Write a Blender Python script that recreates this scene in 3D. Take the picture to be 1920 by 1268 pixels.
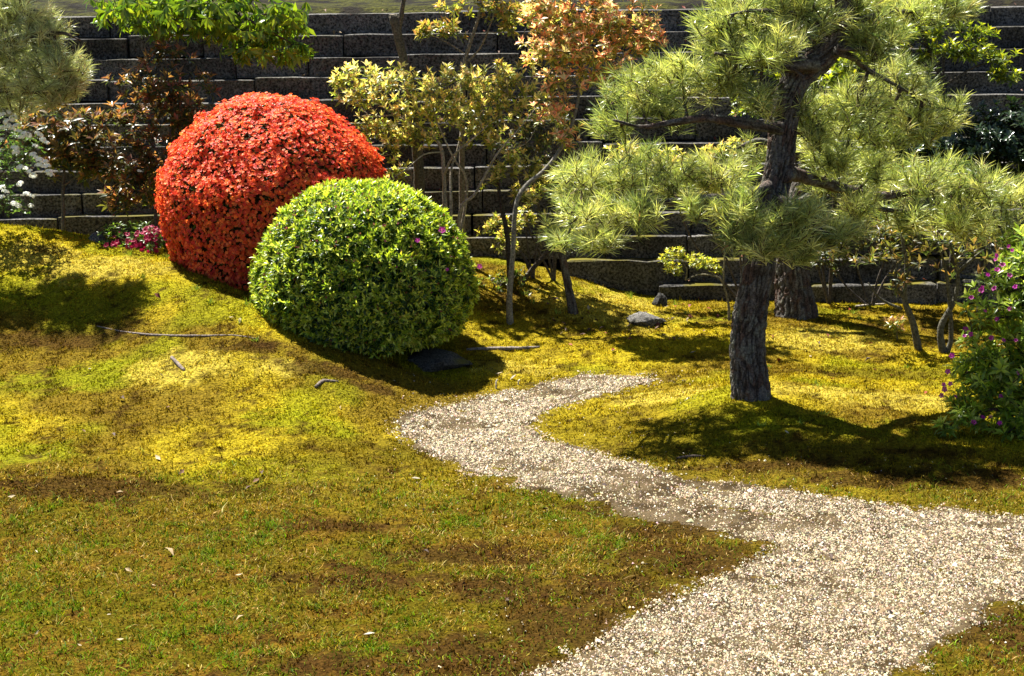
import bpy, math, random
import numpy as np
from mathutils import Vector, Matrix

# ------------------------------------------------------------------ camera, sky, sun, exposure
SC = bpy.context.scene
for o in list(bpy.data.objects):
    bpy.data.objects.remove(o)
COL = SC.collection
FPX = 3000.0                       # focal length in pixels of the 1920 px wide photograph
PITCH = math.atan((634 + 50) / FPX)
CAMZ = 3.2
cam = bpy.data.cameras.new('camera')
cam.sensor_width = 36.0
cam.lens = 36.0 * FPX / 1920.0
cam.clip_start = 0.1
cam.clip_end = 500
camo = bpy.data.objects.new('camera', cam)
camo.location = (0, 0, CAMZ)
camo.rotation_euler = (math.pi / 2 - PITCH, 0, 0)
COL.objects.link(camo)
SC.camera = camo

SUN_EL, SUN_AZ = math.radians(62), math.radians(-39)     # behind the garden, to the left
world = bpy.data.worlds.new('World')
SC.world = world
world.use_nodes = True
wn = world.node_tree.nodes
sky = wn.new('ShaderNodeTexSky')
sky.sky_type = 'NISHITA'
sky.sun_disc = False
sky.sun_elevation = SUN_EL
sky.sun_rotation = SUN_AZ
sky.air_density = .55
sky.dust_density = .4
world.node_tree.links.new(sky.outputs[0], wn['Background'].inputs[0])
wn['Background'].inputs[1].default_value = 0.05
sun = bpy.data.lights.new('sun', 'SUN')
sun.energy = 5.0
sun.angle = math.radians(0.5)
sun.color = (1.0, 0.965, 0.89)
suno = bpy.data.objects.new('sun', sun)
sdir = Vector((math.sin(SUN_AZ) * math.cos(SUN_EL), math.cos(SUN_AZ) * math.cos(SUN_EL), math.sin(SUN_EL)))
suno.rotation_euler = sdir.to_track_quat('Z', 'Y').to_euler()
suno.location = (-6, 20, 20)
COL.objects.link(suno)
vs = SC.view_settings
vs.view_transform = 'Standard'
vs.look = 'None'
vs.exposure = 1.85
vs.gamma = 1.0
vs.use_curve_mapping = False
SC.cycles.max_bounces = 8
SC.cycles.diffuse_bounces = 3
SC.cycles.transmission_bounces = 4
SC.cycles.transparent_max_bounces = 4

rng = np.random.default_rng(11)
random.seed(5)
CP, SP = math.cos(PITCH), math.sin(PITCH)

# ------------------------------------------------------------------ numeric helpers
def ray(u, v):
    a, b = (u - 960.0), (634.0 - v)
    return np.array([a, FPX * CP + b * SP, -FPX * SP + b * CP])

def P(u, v, Y):
    """the point on the sight line of a photo pixel at ground distance Y"""
    r = ray(u, v)
    return np.array([0, 0, CAMZ]) + r * (Y / r[1])

def PZ(u, v, z):
    r = ray(u, v)
    return np.array([0, 0, CAMZ]) + r * ((z - CAMZ) / r[2])

def vnoise(p, seed=0):
    p = np.asarray(p, dtype=np.float64)
    i = np.floor(p).astype(np.int64)
    f = p - i
    f = f * f * (3 - 2 * f)
    def h(ix, iy, iz):
        n = (ix * 374761393 + iy * 668265263 + iz * 2147483647 + seed * 974634777) & 0x7fffffff
        n = (n ^ (n >> 13)) * 1274126177 & 0x7fffffff
        n = (n ^ (n >> 16)) * 668265263 & 0x7fffffff
        return ((n ^ (n >> 15)) & 0xffff) / 65535.0
    r = 0
    for dx in (0, 1):
        for dy in (0, 1):
            for dz in (0, 1):
                w = (f[:, 0] if dx else 1 - f[:, 0]) * (f[:, 1] if dy else 1 - f[:, 1]) * (f[:, 2] if dz else 1 - f[:, 2])
                r = r + w * h(i[:, 0] + dx, i[:, 1] + dy, i[:, 2] + dz)
    return r

def fbm(p, oct=4, seed=0):
    p = np.asarray(p, dtype=np.float64)
    s, a, t = 0, 1.0, 0
    for k in range(oct):
        s = s + a * vnoise(p * 2 ** k + 17.3 * k, seed + k)
        t += a
        a *= .5
    return s / t

def n2(x, y, sc, oct=3, seed=0):
    return fbm(np.stack([x / sc, y / sc, np.full_like(x, .37)], 1), oct, seed)

def sstep(a, b, x):
    t = np.clip((x - a) / (b - a), 0, 1)
    return t * t * (3 - 2 * t)

def unit(v):
    v = np.asarray(v, float)
    return v / (np.linalg.norm(v, axis=-1, keepdims=True) + 1e-12)

def rand_dirs(n):
    return unit(rng.normal(size=(n, 3)))

# ------------------------------------------------------------------ terrain from the places where things meet the ground
cps = []
def cy(u, v, Y): cps.append(P(u, v, Y))
def cz(u, v, z): cps.append(PZ(u, v, z))
for a in [(-150, 420, 14.2), (0, 427, 14.2), (90, 440, 14.1), (180, 466, 13.9), (0, 500, 13.5), (0, 600, 12.65), (0, 700, 11.75), (0, 800, 10.8),
          (-200, 600, 12.6), (-200, 800, 10.8), (180, 540, 13.1), (180, 640, 12.3),
          (320, 502, 13.45), (400, 545, 12.95), (470, 586, 12.55), (560, 640, 12.15), (690, 692, 11.95), (800, 720, 11.95), (925, 704, 12.3),
          (350, 600, 12.35), (350, 700, 11.55), (350, 800, 10.75), (600, 720, 11.45), (600, 800, 10.75), (200, 740, 11.3),
          (640, 620, 12.9), (480, 540, 13.6), (600, 540, 14.0), (780, 640, 13.0),
          (100, 452, 15.2), (-200, 440, 15.2), (300, 466, 15.2), (520, 470, 15.2), (700, 478, 15.2), (900, 492, 15.2), (1000, 505, 15.2),
          (957, 606, 13.8), (1075, 586, 14.1), (1150, 548, 15.2), (1230, 560, 15.2), (1400, 566, 15.2), (1700, 570, 15.2), (2000, 575, 15.2)]:
    cy(*a)
for a in [(0, 905, .07), (350, 905, .06), (650, 880, .03), (750, 800, .03), (830, 698, .07), (900, 745, .04), (1080, 705, .05), (1240, 716, .06),
          (1010, 800, .02), (1200, 830, .05), (1400, 838, .07), (1408, 740, .22), (1500, 745, .19), (1310, 760, .14), (1400, 790, .15), (1400, 900, .01), (1620, 850, .07),
          (1620, 770, .13), (1410, 705, .17), (1700, 920, .02), (1900, 850, .07), (1900, 960, .01), (1300, 650, .10), (1210, 612, .15),
          (1490, 592, .16), (1720, 655, .10), (1900, 640, .08), (1600, 690, .09), (1800, 720, .08), (1100, 660, .10), (980, 670, .09),
          (0, 1000, .0), (400, 1000, .02), (800, 1000, .02), (1100, 1000, 0), (1500, 1000, -.01), (1900, 1060, -.01),
          (0, 1268, 0), (500, 1268, .01), (1000, 1268, 0), (1500, 1268, -.01), (1900, 1268, .01), (2300, 800, .03), (2300, 1100, 0), (-300, 1100, 0), (960, 1800, 0), (300, 1800, 0), (1700, 1800, 0)]:
    cz(*a)
CPT = np.array(cps)
def _phi(r2):
    return np.where(r2 > 1e-9, .5 * r2 * np.log(r2 + 1e-12), 0)
_n = len(CPT)
_d2 = ((CPT[:, None, :2] - CPT[None, :, :2]) ** 2).sum(-1)
_A = np.zeros((_n + 3, _n + 3))
_A[:_n, :_n] = _phi(_d2) + np.eye(_n) * .02
_A[:_n, _n:] = np.c_[np.ones(_n), CPT[:, :2]]
_A[_n:, :_n] = _A[:_n, _n:].T
_W = np.linalg.solve(_A, np.r_[CPT[:, 2], 0, 0, 0])
def H0(x, y):
    x = np.clip(np.atleast_1d(np.asarray(x, float)), -6.8, 6.8)
    y = np.clip(np.atleast_1d(np.asarray(y, float)), 4.0, 15.4)
    out = np.empty_like(x)
    for s in range(0, len(x), 40000):
        xs, ys = x[s:s + 40000], y[s:s + 40000]
        d2 = (xs[:, None] - CPT[None, :, 0]) ** 2 + (ys[:, None] - CPT[None, :, 1]) ** 2
        out[s:s + 40000] = _phi(d2) @ _W[:_n] + _W[_n] + _W[_n + 1] * xs + _W[_n + 2] * ys
    return np.clip(out, -.08, 1.3)
# cache on a fine lattice
GX0, GX1, GY0, GY1, GS = -7.0, 7.0, 3.5, 15.5, .036
gx = np.arange(GX0, GX1 + .001, GS)
gy = np.arange(GY0, GY1 + .001, GS)
GXX, GYY = np.meshgrid(gx, gy)
_cx = np.arange(GX0, GX1 + .13, .12); _cy = np.arange(GY0, GY1 + .13, .12)
_CX, _CY = np.meshgrid(_cx, _cy)
_CZ = H0(_CX.ravel(), _CY.ravel()).reshape(_CX.shape)
def _bil(x, y):
    fx = np.clip((x - GX0) / .12, 0, len(_cx) - 1.001); fy = np.clip((y - GY0) / .12, 0, len(_cy) - 1.001)
    ix, iy = fx.astype(int), fy.astype(int); a, b = fx - ix, fy - iy
    return (_CZ[iy, ix] * (1 - a) * (1 - b) + _CZ[iy, ix + 1] * a * (1 - b) + _CZ[iy + 1, ix] * (1 - a) * b + _CZ[iy + 1, ix + 1] * a * b)
def HT(x, y):
    x = np.atleast_1d(np.asarray(x, float)); y = np.atleast_1d(np.asarray(y, float))
    z = _bil(x, y)
    z = z + (n2(x, y, .55, 3, 3) - .5) * .05 + (n2(x, y, .13, 2, 8) - .5) * .022
    return z
def ht(x, y): return float(HT([x], [y])[0])
def G(u, v):
    """where the sight line of a photo pixel meets the terrain"""
    r = ray(u, v); r = r / r[1]
    Y = np.arange(3.0, 16.2, .01)
    pts = np.array([0, 0, CAMZ]) + Y[:, None] * r
    d = pts[:, 2] - HT(pts[:, 0], pts[:, 1])
    k = np.argmax(d < 0) if (d < 0).any() else len(d) - 1
    return np.array([pts[k, 0], pts[k, 1], ht(pts[k, 0], pts[k, 1])])

# ------------------------------------------------------------------ mesh helpers
def mesh_from(name, V, F, C=None, smooth=False):
    V = np.ascontiguousarray(V, dtype=np.float32); F = np.ascontiguousarray(F, dtype=np.int32)
    k = F.shape[1]
    me = bpy.data.meshes.new(name)
    me.vertices.add(len(V)); me.vertices.foreach_set('co', V.ravel())
    me.loops.add(F.size); me.loops.foreach_set('vertex_index', F.ravel())
    me.polygons.add(len(F))
    me.polygons.foreach_set('loop_start', np.arange(0, F.size, k, dtype=np.int32))
    me.polygons.foreach_set('loop_total', np.full(len(F), k, dtype=np.int32))
    if smooth:
        me.polygons.foreach_set('use_smooth', np.ones(len(F), dtype=bool))
    if C is not None:
        at = me.attributes.new('col', 'FLOAT_COLOR', 'POINT')
        at.data.foreach_set('color', np.ascontiguousarray(np.c_[np.clip(C, 0, 1), np.ones(len(C))], dtype=np.float32).ravel())
    me.update(calc_edges=True)
    return me

class MB:
    """collects triangles"""
    def __init__(s): s.V, s.F, s.C, s.n = [], [], [], 0
    def add(s, V, F, C):
        V = np.asarray(V, float); C = np.asarray(C, float)
        if C.ndim == 1: C = np.tile(C, (len(V), 1))
        s.V.append(V); s.F.append(np.asarray(F) + s.n); s.C.append(C); s.n += len(V)
    def build(s, name, mat, parent=None, base=(0, 0, 0), smooth=False, kind=None):
        V = np.concatenate(s.V) - np.asarray(base, float)
        me = mesh_from(name, V, np.concatenate(s.F), np.concatenate(s.C), smooth)
        me.materials.append(mat)
        o = bpy.data.objects.new(name, me)
        COL.objects.link(o)
        if parent is not None: o.parent = parent
        else: o.location = base
        if kind: o['kind'] = kind
        return o

def thing(name, label, cat, base, group=None):
    o = bpy.data.objects.new(name, None)
    o.empty_display_size = .1
    o.location = base
    COL.objects.link(o)
    return tag(o, label, cat, group)
def tag(o, label, cat, group=None):
    o['label'] = label; o['category'] = cat
    if group: o['group'] = group
    return o

def spline(pts, rad, step=.04):
    pts = np.asarray(pts, float); rad = np.asarray(rad, float)
    n = len(pts)
    if n == 2:
        m = max(2, int(np.linalg.norm(pts[1] - pts[0]) / step)); t = np.linspace(0, 1, m)[:, None]
        return pts[0] * (1 - t) + pts[1] * t, rad[0] * (1 - t[:, 0]) + rad[1] * t[:, 0]
    ext = np.vstack([2 * pts[0] - pts[1], pts, 2 * pts[-1] - pts[-2]])
    OP, OR = [], []
    for i in range(n - 1):
        p0, p1, p2, p3 = ext[i:i + 4]
        m = max(2, int(np.linalg.norm(p2 - p1) / step))
        t = np.linspace(0, 1, m, endpoint=False)[:, None]
        OP.append(.5 * ((2 * p1) + (-p0 + p2) * t + (2 * p0 - 5 * p1 + 4 * p2 - p3) * t ** 2 + (-p0 + 3 * p1 - 3 * p2 + p3) * t ** 3))
        OR.append(rad[i] * (1 - t[:, 0]) + rad[i + 1] * t[:, 0])
    OP.append(pts[-1:]); OR.append(rad[-1:])
    return np.concatenate(OP), np.concatenate(OR)

def tube(pts, rad, seg=8, step=.04, rough=.12, col=(.1, .08, .06), bark=None, seed=0):
    """tapered limb along a smooth curve; returns V, F, C"""
    Q, R = spline(pts, rad, step)
    n = len(Q)
    T = unit(np.gradient(Q, axis=0))
    N = np.zeros_like(Q); ref = np.array([0., 1, 0]) if abs(T[0][1]) < .9 else np.array([1., 0, 0])
    for i in range(n):
        ref = ref - T[i] * (ref @ T[i]); ref = ref / (np.linalg.norm(ref) + 1e-9); N[i] = ref
    B = np.cross(T, N)
    th = np.linspace(0, 2 * math.pi, seg, endpoint=False)
    c, s_ = np.cos(th), np.sin(th)
    D = N[:, None, :] * c[None, :, None] + B[:, None, :] * s_[None, :, None]
    V0 = Q[:, None, :] + D * R[:, None, None]
    flat = V0.reshape(-1, 3)
    sc = 3.0 / max(R.max(), 1e-4)
    nz = fbm(flat * min(sc, 60) + seed, 3, seed).reshape(n, seg) - .5
    rr = R[:, None] * (1 + rough * 2 * nz)
    colr = np.tile(np.asarray(col, float), (n * seg, 1)) * (0.7 + .6 * fbm(flat * 25 + 3, 3, seed + 5))[:, None]
    if bark is not None:
        arc = np.concatenate([[0], np.cumsum(np.linalg.norm(np.diff(Q, axis=0), axis=1))])
        dd, colr = bark(arc, th, R, flat.reshape(n, seg, 3), seed)
        rr = rr + dd
        colr = colr.reshape(-1, 3)
    V = (Q[:, None, :] + D * rr[:, :, None]).reshape(-1, 3)
    i = np.arange(n - 1)[:, None]; j = np.arange(seg)[None, :]; j2 = (j + 1) % seg
    a, b, c_, d = i * seg + j, i * seg + j2, (i + 1) * seg + j2, (i + 1) * seg + j
    F = np.concatenate([np.stack([a, b, c_], -1).reshape(-1, 3), np.stack([a, c_, d], -1).reshape(-1, 3)])
    # caps
    k = len(V)
    V = np.vstack([V, Q[0], Q[-1]]); colr = np.vstack([colr, colr[0], colr[-1]])
    j = np.arange(seg); j2 = (j + 1) % seg
    F = np.vstack([F, np.stack([np.full(seg, k), j2, j], -1), np.stack([np.full(seg, k + 1), (n - 1) * seg + j, (n - 1) * seg + j2], -1)])
    return V, F, colr

def pine_bark(arc, th, R, P3, seed):
    """long irregular plates divided by deep cracks"""
    n, seg = P3.shape[:2]
    flat = P3.reshape(-1, 3)
    warp = np.stack([fbm(flat * 6, 3, seed + k) - .5 for k in range(2)], 1).reshape(n, seg, 2)
    cw, chh = .027, .10
    circ = 2 * math.pi * float(np.median(R)); nc = max(6, int(circ / cw))
    s = th[None, :] / (2 * math.pi) * nc + warp[:, :, 0] * 1.5
    t = arc[:, None] / chh + warp[:, :, 1] * 1.6
    t = np.broadcast_to(t, s.shape)
    si, ti = np.floor(s).astype(int), np.floor(t).astype(int)
    f1 = np.full(s.shape, 9.); f2 = np.full(s.shape, 9.); cid = np.zeros(s.shape)
    for dx in (-1, 0, 1):
        for dy in (-1, 0, 1):
            cx, cy_ = si + dx, ti + dy
            hx = (np.sin(((cx % nc) * 127.1 + cy_ * 311.7 + seed)) * 43758.5) % 1
            hy = (np.sin(((cx % nc) * 269.5 + cy_ * 183.3 + seed)) * 24634.6) % 1
            d = np.hypot(cx + hx - s, cy_ + hy - t)
            new = d < f1
            f2 = np.where(new, f1, np.minimum(f2, d)); f1 = np.where(new, d, f1)
            cid = np.where(new, hx * .6 + hy * .4, cid)
    q3 = np.stack([np.cos(th)[None] * (R[:, None] / .030) + np.zeros_like(s), np.sin(th)[None] * (R[:, None] / .030) + np.zeros_like(s), np.broadcast_to(arc[:, None] / .16, s.shape)], -1).reshape(-1, 3)
    rid = np.abs(fbm(q3 + .8 * np.repeat(warp.reshape(-1, 2)[:, :1], 3, 1), 3, seed + 13) * 2 - 1).reshape(n, seg)
    edge = np.minimum(sstep(.0, .20, rid), .55 + .45 * sstep(.0, .3, f2 - f1))
    disp = (edge - 1) * .018 + (cid - .5) * .008 + (fbm(flat * 55, 3, seed + 9).reshape(n, seg) - .5) * .012
    grey = np.array([.115, .105, .092]); red = np.array([.095, .062, .048]); crack = np.array([.030, .024, .019]); lich = np.array([.155, .165, .13])
    m = sstep(.45, .75, cid + (fbm(flat * 9, 2, seed + 4).reshape(n, seg) - .5) * .5)[..., None]
    c = grey * (1 - m) + red * m
    l = sstep(.56, .68, fbm(flat * 14, 3, seed + 21).reshape(n, seg))[..., None] * edge[..., None]
    c = c * (1 - l * .7) + lich * l * .7
    c = c * edge[..., None] + crack * (1 - edge[..., None])
    return disp * np.clip(R / .12, .35, 1.1)[:, None], c

LEAF_F = np.array([[0, 2, 4], [4, 2, 3], [0, 4, 1], [4, 3, 1]])
def leaves(b, d, nrm, L, W, fold=.25, curl=.15):
    """folded, curled leaves: n x 5 vertices"""
    d = unit(d); s = unit(np.cross(d, nrm)); nn = np.cross(s, d)
    L = L[:, None]; W = W[:, None]
    l = b + d * L * .5 + s * W * .5 + nn * W * fold
    r = b + d * L * .5 - s * W * .5 + nn * W * fold
    tip = b + d * L - nn * L * curl
    m = b + d * L * .52
    return np.stack([b, l, r, tip, m], 1)
def add_leaves(mb, b, d, nrm, L, W, C, fold=.25, curl=.15):
    n = len(b)
    if n == 0: return
    V = leaves(b, d, nrm, L, W, fold, curl).reshape(-1, 3)
    F = (LEAF_F[None] + (np.arange(n) * 5)[:, None, None]).reshape(-1, 3)
    mb.add(V, F, np.repeat(C, 5, axis=0))

def ortho(a):
    a = unit(a)
    r = np.where(np.abs(a[:, 2:3]) < .9, np.array([[0, 0, 1.]]), np.array([[1., 0, 0]]))
    x = unit(np.cross(r, a)); y = np.cross(a, x)
    return x, y

def whorl(p, a, k, ang, angj, twist=None):
    """k leaf directions round each axis a; returns base, dir, normal (n*k)"""
    n = len(p); a = unit(a); x, y = ortho(a)
    ph = (np.arange(k)[None] * (2 * math.pi / k) + rng.uniform(0, 6.28, (n, 1)) + rng.normal(0, .25, (n, k)))
    th = ang + rng.normal(0, angj, (n, k))
    d = a[:, None] * np.cos(th)[..., None] + (x[:, None] * np.cos(ph)[..., None] + y[:, None] * np.sin(ph)[..., None]) * np.sin(th)[..., None]
    nr = a[:, None] * np.sin(th)[..., None] - (x[:, None] * np.cos(ph)[..., None] + y[:, None] * np.sin(ph)[..., None]) * np.cos(th)[..., None]
    nr = nr + rng.normal(0, .15, nr.shape)
    return np.repeat(p, k, 0), d.reshape(-1, 3), unit(nr.reshape(-1, 3))

def pick(pal, n, j=.18):
    pal = np.asarray(pal, float)
    c = pal[rng.integers(0, len(pal), n)]
    return np.clip(c * (1 + rng.normal(0, j, (n, 1))) * (1 + rng.normal(0, j * .35, (n, 3))), .002, .95)

# ------------------------------------------------------------------ materials
def mat_base(name):
    m = bpy.data.materials.new(name); m.use_nodes = True
    nt = m.node_tree
    return m, nt, nt.nodes['Principled BSDF'], nt.nodes['Material Output']
def link(nt, a, b): nt.links.new(a, b)

def leaf_mat(name, rough=.45, trans=.35, tint=(1.15, 1.15, .55), spec=.4, gain=1.0):
    m, nt, bs, out = mat_base(name)
    at = nt.nodes.new('ShaderNodeAttribute'); at.attribute_name = 'col'
    tc = nt.nodes.new('ShaderNodeTexCoord')
    nz = nt.nodes.new('ShaderNodeTexNoise'); nz.inputs['Scale'].default_value = 35
    link(nt, tc.outputs['Object'], nz.inputs['Vector'])
    mr = nt.nodes.new('ShaderNodeMapRange'); mr.inputs[3].default_value = .75 * gain; mr.inputs[4].default_value = 1.25 * gain
    link(nt, nz.outputs['Fac'], mr.inputs[0])
    mx = nt.nodes.new('ShaderNodeVectorMath'); mx.operation = 'SCALE'
    link(nt, at.outputs['Color'], mx.inputs[0]); link(nt, mr.outputs[0], mx.inputs['Scale'])
    link(nt, mx.outputs[0], bs.inputs['Base Color'])
    bs.inputs['Roughness'].default_value = rough
    bs.inputs['Specular IOR Level'].default_value = spec
    tr = nt.nodes.new('ShaderNodeBsdfTranslucent')
    tm = nt.nodes.new('ShaderNodeVectorMath'); tm.operation = 'MULTIPLY'; tm.inputs[1].default_value = tint
    link(nt, mx.outputs[0], tm.inputs[0]); link(nt, tm.outputs[0], tr.inputs['Color'])
    ms = nt.nodes.new('ShaderNodeMixShader'); ms.inputs[0].default_value = trans
    link(nt, bs.outputs[0], ms.inputs[1]); link(nt, tr.outputs[0], ms.inputs[2]); link(nt, ms.outputs[0], out.inputs['Surface'])
    return m

def attr_mat(name, rough=.9, scale=60, lo=.7, hi=1.3, bump=.4, bdist=.01, spec=.2, vor=False):
    m, nt, bs, out = mat_base(name)
    at = nt.nodes.new('ShaderNodeAttribute'); at.attribute_name = 'col'
    tc = nt.nodes.new('ShaderNodeTexCoord')
    nz = nt.nodes.new('ShaderNodeTexNoise'); nz.inputs['Scale'].default_value = scale; nz.inputs['Detail'].default_value = 5
    link(nt, tc.outputs['Object'], nz.inputs['Vector'])
    mr = nt.nodes.new('ShaderNodeMapRange'); mr.inputs[1].default_value = .3; mr.inputs[2].default_value = .7
    mr.inputs[3].default_value = lo; mr.inputs[4].default_value = hi
    link(nt, nz.outputs['Fac'], mr.inputs[0])
    mx = nt.nodes.new('ShaderNodeVectorMath'); mx.operation = 'SCALE'
    link(nt, at.outputs['Color'], mx.inputs[0]); link(nt, mr.outputs[0], mx.inputs['Scale'])
    link(nt, mx.outputs[0], bs.inputs['Base Color'])
    bs.inputs['Roughness'].default_value = rough; bs.inputs['Specular IOR Level'].default_value = spec
    bp = nt.nodes.new('ShaderNodeBump'); bp.inputs['Strength'].default_value = bump; bp.inputs['Distance'].default_value = bdist
    link(nt, nz.outputs['Fac'], bp.inputs['Height'])
    link(nt, bp.outputs[0], bs.inputs['Normal'])
    return m

def stone_mat(name, dark, light, moss, moss_amt=.5, scale=1.0):
    m, nt, bs, out = mat_base(name)
    N = nt.nodes.new
    tc = N('ShaderNodeTexCoord'); oi = N('ShaderNodeObjectInfo')
    geo = N('ShaderNodeNewGeometry')
    n1 = N('ShaderNodeTexNoise'); n1.inputs['Scale'].default_value = 2.2 * scale; n1.inputs['Detail'].default_value = 6
    link(nt, geo.outputs['Position'], n1.inputs['Vector'])
    n2_ = N('ShaderNodeTexNoise'); n2_.inputs['Scale'].default_value = 45 * scale; n2_.inputs['Detail'].default_value = 6; n2_.inputs['Roughness'].default_value = .7
    link(nt, geo.outputs['Position'], n2_.inputs['Vector'])
    r1 = N('ShaderNodeValToRGB'); r1.color_ramp.elements[0].position = .40; r1.color_ramp.elements[1].position = .66
    r1.color_ramp.elements[0].color = (*dark, 1); r1.color_ramp.elements[1].color = (*light, 1)
    link(nt, n2_.outputs['Fac'], r1.inputs[0])
    r2 = N('ShaderNodeMapRange'); r2.inputs[1].default_value = .3; r2.inputs[2].default_value = .7; r2.inputs[3].default_value = .55; r2.inputs[4].default_value = 1.4
    link(nt, n1.outputs['Fac'], r2.inputs[0])
    rb = N('ShaderNodeMapRange'); rb.inputs[3].default_value = .7; rb.inputs[4].default_value = 1.3
    link(nt, oi.outputs['Random'], rb.inputs[0])
    ml = N('ShaderNodeMath'); ml.operation = 'MULTIPLY'; link(nt, r2.outputs[0], ml.inputs[0]); link(nt, rb.outputs[0], ml.inputs[1])
    sc = N('ShaderNodeVectorMath'); sc.operation = 'SCALE'; link(nt, r1.outputs[0], sc.inputs[0]); link(nt, ml.outputs[0], sc.inputs['Scale'])
    # moss grows on what faces up
    sx = N('ShaderNodeSeparateXYZ'); link(nt, geo.outputs['Normal'], sx.inputs[0])
    up = N('ShaderNodeMapRange'); up.inputs[1].default_value = .35; up.inputs[2].default_value = .85; link(nt, sx.outputs['Z'], up.inputs[0])
    n3 = N('ShaderNodeTexNoise'); n3.inputs['Scale'].default_value = 1.7; n3.inputs['Detail'].default_value = 5; link(nt, geo.outputs['Position'], n3.inputs['Vector'])
    r3 = N('ShaderNodeMapRange'); r3.inputs[1].default_value = .62 - .25 * moss_amt; r3.inputs[2].default_value = .72 - .25 * moss_amt; link(nt, n3.outputs['Fac'], r3.inputs[0])
    pz = N('ShaderNodeSeparateXYZ'); link(nt, geo.outputs['Position'], pz.inputs[0])
    lowr = N('ShaderNodeMapRange'); lowr.inputs[1].default_value = 1.5; lowr.inputs[2].default_value = .7; lowr.inputs[3].default_value = .12; lowr.inputs[4].default_value = 1; link(nt, pz.outputs['Z'], lowr.inputs[0])
    m0 = N('ShaderNodeMath'); m0.operation = 'MULTIPLY'; link(nt, up.outputs[0], m0.inputs[0]); link(nt, lowr.outputs[0], m0.inputs[1])
    mm = N('ShaderNodeMath'); mm.operation = 'MULTIPLY'; link(nt, m0.outputs[0], mm.inputs[0]); link(nt, r3.outputs[0], mm.inputs[1])
    mix = N('ShaderNodeMix'); mix.data_type = 'RGBA'
    link(nt, mm.outputs[0], mix.inputs[0]); link(nt, sc.outputs[0], mix.inputs[6]); mix.inputs[7].default_value = (*moss, 1)
    link(nt, mix.outputs[2], bs.inputs['Base Color'])
    bs.inputs['Roughness'].default_value = .95; bs.inputs['Specular IOR Level'].default_value = .15
    bp = N('ShaderNodeBump'); bp.inputs['Strength'].default_value = .7; bp.inputs['Distance'].default_value = .012
    link(nt, n2_.outputs['Fac'], bp.inputs['Height'])
    bp2 = N('ShaderNodeBump'); bp2.inputs['Strength'].default_value = .5; bp2.inputs['Distance'].default_value = .05
    link(nt, n1.outputs['Fac'], bp2.inputs['Height']); link(nt, bp.outputs[0], bp2.inputs['Normal'])
    link(nt, bp2.outputs[0], bs.inputs['Normal'])
    return m

M_ground = attr_mat('moss_ground', .95, 48, .35, 1.5, 1.0, .03, .02)
M_bank = attr_mat('bank_moss', .95, 22, .25, 1.8, 1.0, .05, .1)
M_path = attr_mat('path_bed', .95, 120, .6, 1.4, .8, .01, .1)
M_pebble = attr_mat('pebble', .8, 200, .85, 1.15, .2, .002, .3)
M_grass = leaf_mat('grass_blade', .6, .35, (1.1, 1.1, .4), .08, 1.1)
M_moss = leaf_mat('moss_tuft', .8, .3, (1.1, 1.05, .4), .03, 1.08)
M_needle = leaf_mat('pine_needle', .32, .38, (1.12, 1.1, .5), .7, 1.9)
M_leaf = leaf_mat('leaf', .34, .5, (1.15, 1.15, .5), .5, 1.5)
M_bright = leaf_mat('sun_brightened_leaf', .34, .55, (1.12, 1.1, .75), .5, 1.75)  # brighter copy of the leaf material, sunlight put into its colour gain
M_gloss = leaf_mat('glossy_leaf', .22, .2, (1.1, 1.2, .4), .6)
M_petal = leaf_mat('petal', .5, .42, (1.15, 1.1, .9), .25, 1.25)
M_white = leaf_mat('white_petal', .6, .45, (1, 1, .95), .2, 1.2)
M_bark = attr_mat('bark', .92, 60, .45, 1.6, .8, .01, .08)
M_pbark = attr_mat('pine_bark', .92, 75, .45, 1.6, .9, .012, .08)
M_inner = attr_mat('inner_twigs', .95, 30, .5, 1.4, .9, .04, .05)
M_stone = stone_mat('wall_stone', (.014, .014, .013), (.17, .16, .148), (.10, .085, .008), .6)
M_rock = stone_mat('garden_rock', (.022, .021, .019), (.16, .15, .135), (.12, .11, .015), .2, 1.4)
M_dead = attr_mat('dead_leaf', .7, 60, .8, 1.2, .2, .003, .3)

# ------------------------------------------------------------------ ground colours
def ell(x, y, u, v, du, dv):
    """soft world-space patch round the ground point under a photo pixel"""
    c = G(u, v); a = G(u + du, v); b = G(u, v + dv); b2 = G(u, v - dv)
    rx = abs(a[0] - c[0]) + .02; ry = .5 * abs(b[1] - b2[1]) + .02
    d = np.hypot((x - c[0]) / rx, (y - c[1]) / ry)
    return d
SOIL = [(180, 915, 300, 22), (640, 985, 130, 16), (700, 1090, 200, 26), (1290, 1045, 150, 42), (1060, 1170, 150, 60), (1000, 1250, 160, 50), (1150, 1110, 140, 40), (1330, 1045, 90, 36), (1240, 1000, 110, 18), (950, 1110, 160, 36), (1840, 900, 120, 22), (1500, 870, 200, 14), (1650, 900, 160, 20), (1180, 950, 110, 14), (1300, 985, 130, 18),
        (900, 1240, 220, 60), (1900, 1190, 150, 60), (1740, 848, 100, 12), (600, 1250, 120, 30), (860, 1040, 180, 20), (480, 650, 60, 12), (600, 690, 80, 14), (100, 640, 160, 24), (700, 730, 60, 8)]
PALE = [(330, 690, 110, 34), (200, 500, 130, 22), (60, 480, 90, 22), (520, 690, 60, 20), (960, 690, 90, 14), (1550, 640, 140, 26), (1150, 570, 120, 30), (1600, 745, 220, 16), (1250, 740, 120, 10)]
GREEN = [(40, 545, 110, 40), (560, 790, 110, 26), (40, 855, 110, 24), (150, 710, 140, 24), (1500, 800, 260, 30)]
OLIVE = [(1230, 815, 230, 60), (1500, 860, 330, 60), (1800, 900, 300, 60), (700, 860, 200, 40), (1650, 700, 160, 14)]  # patches tinted a darker olive brown
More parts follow.
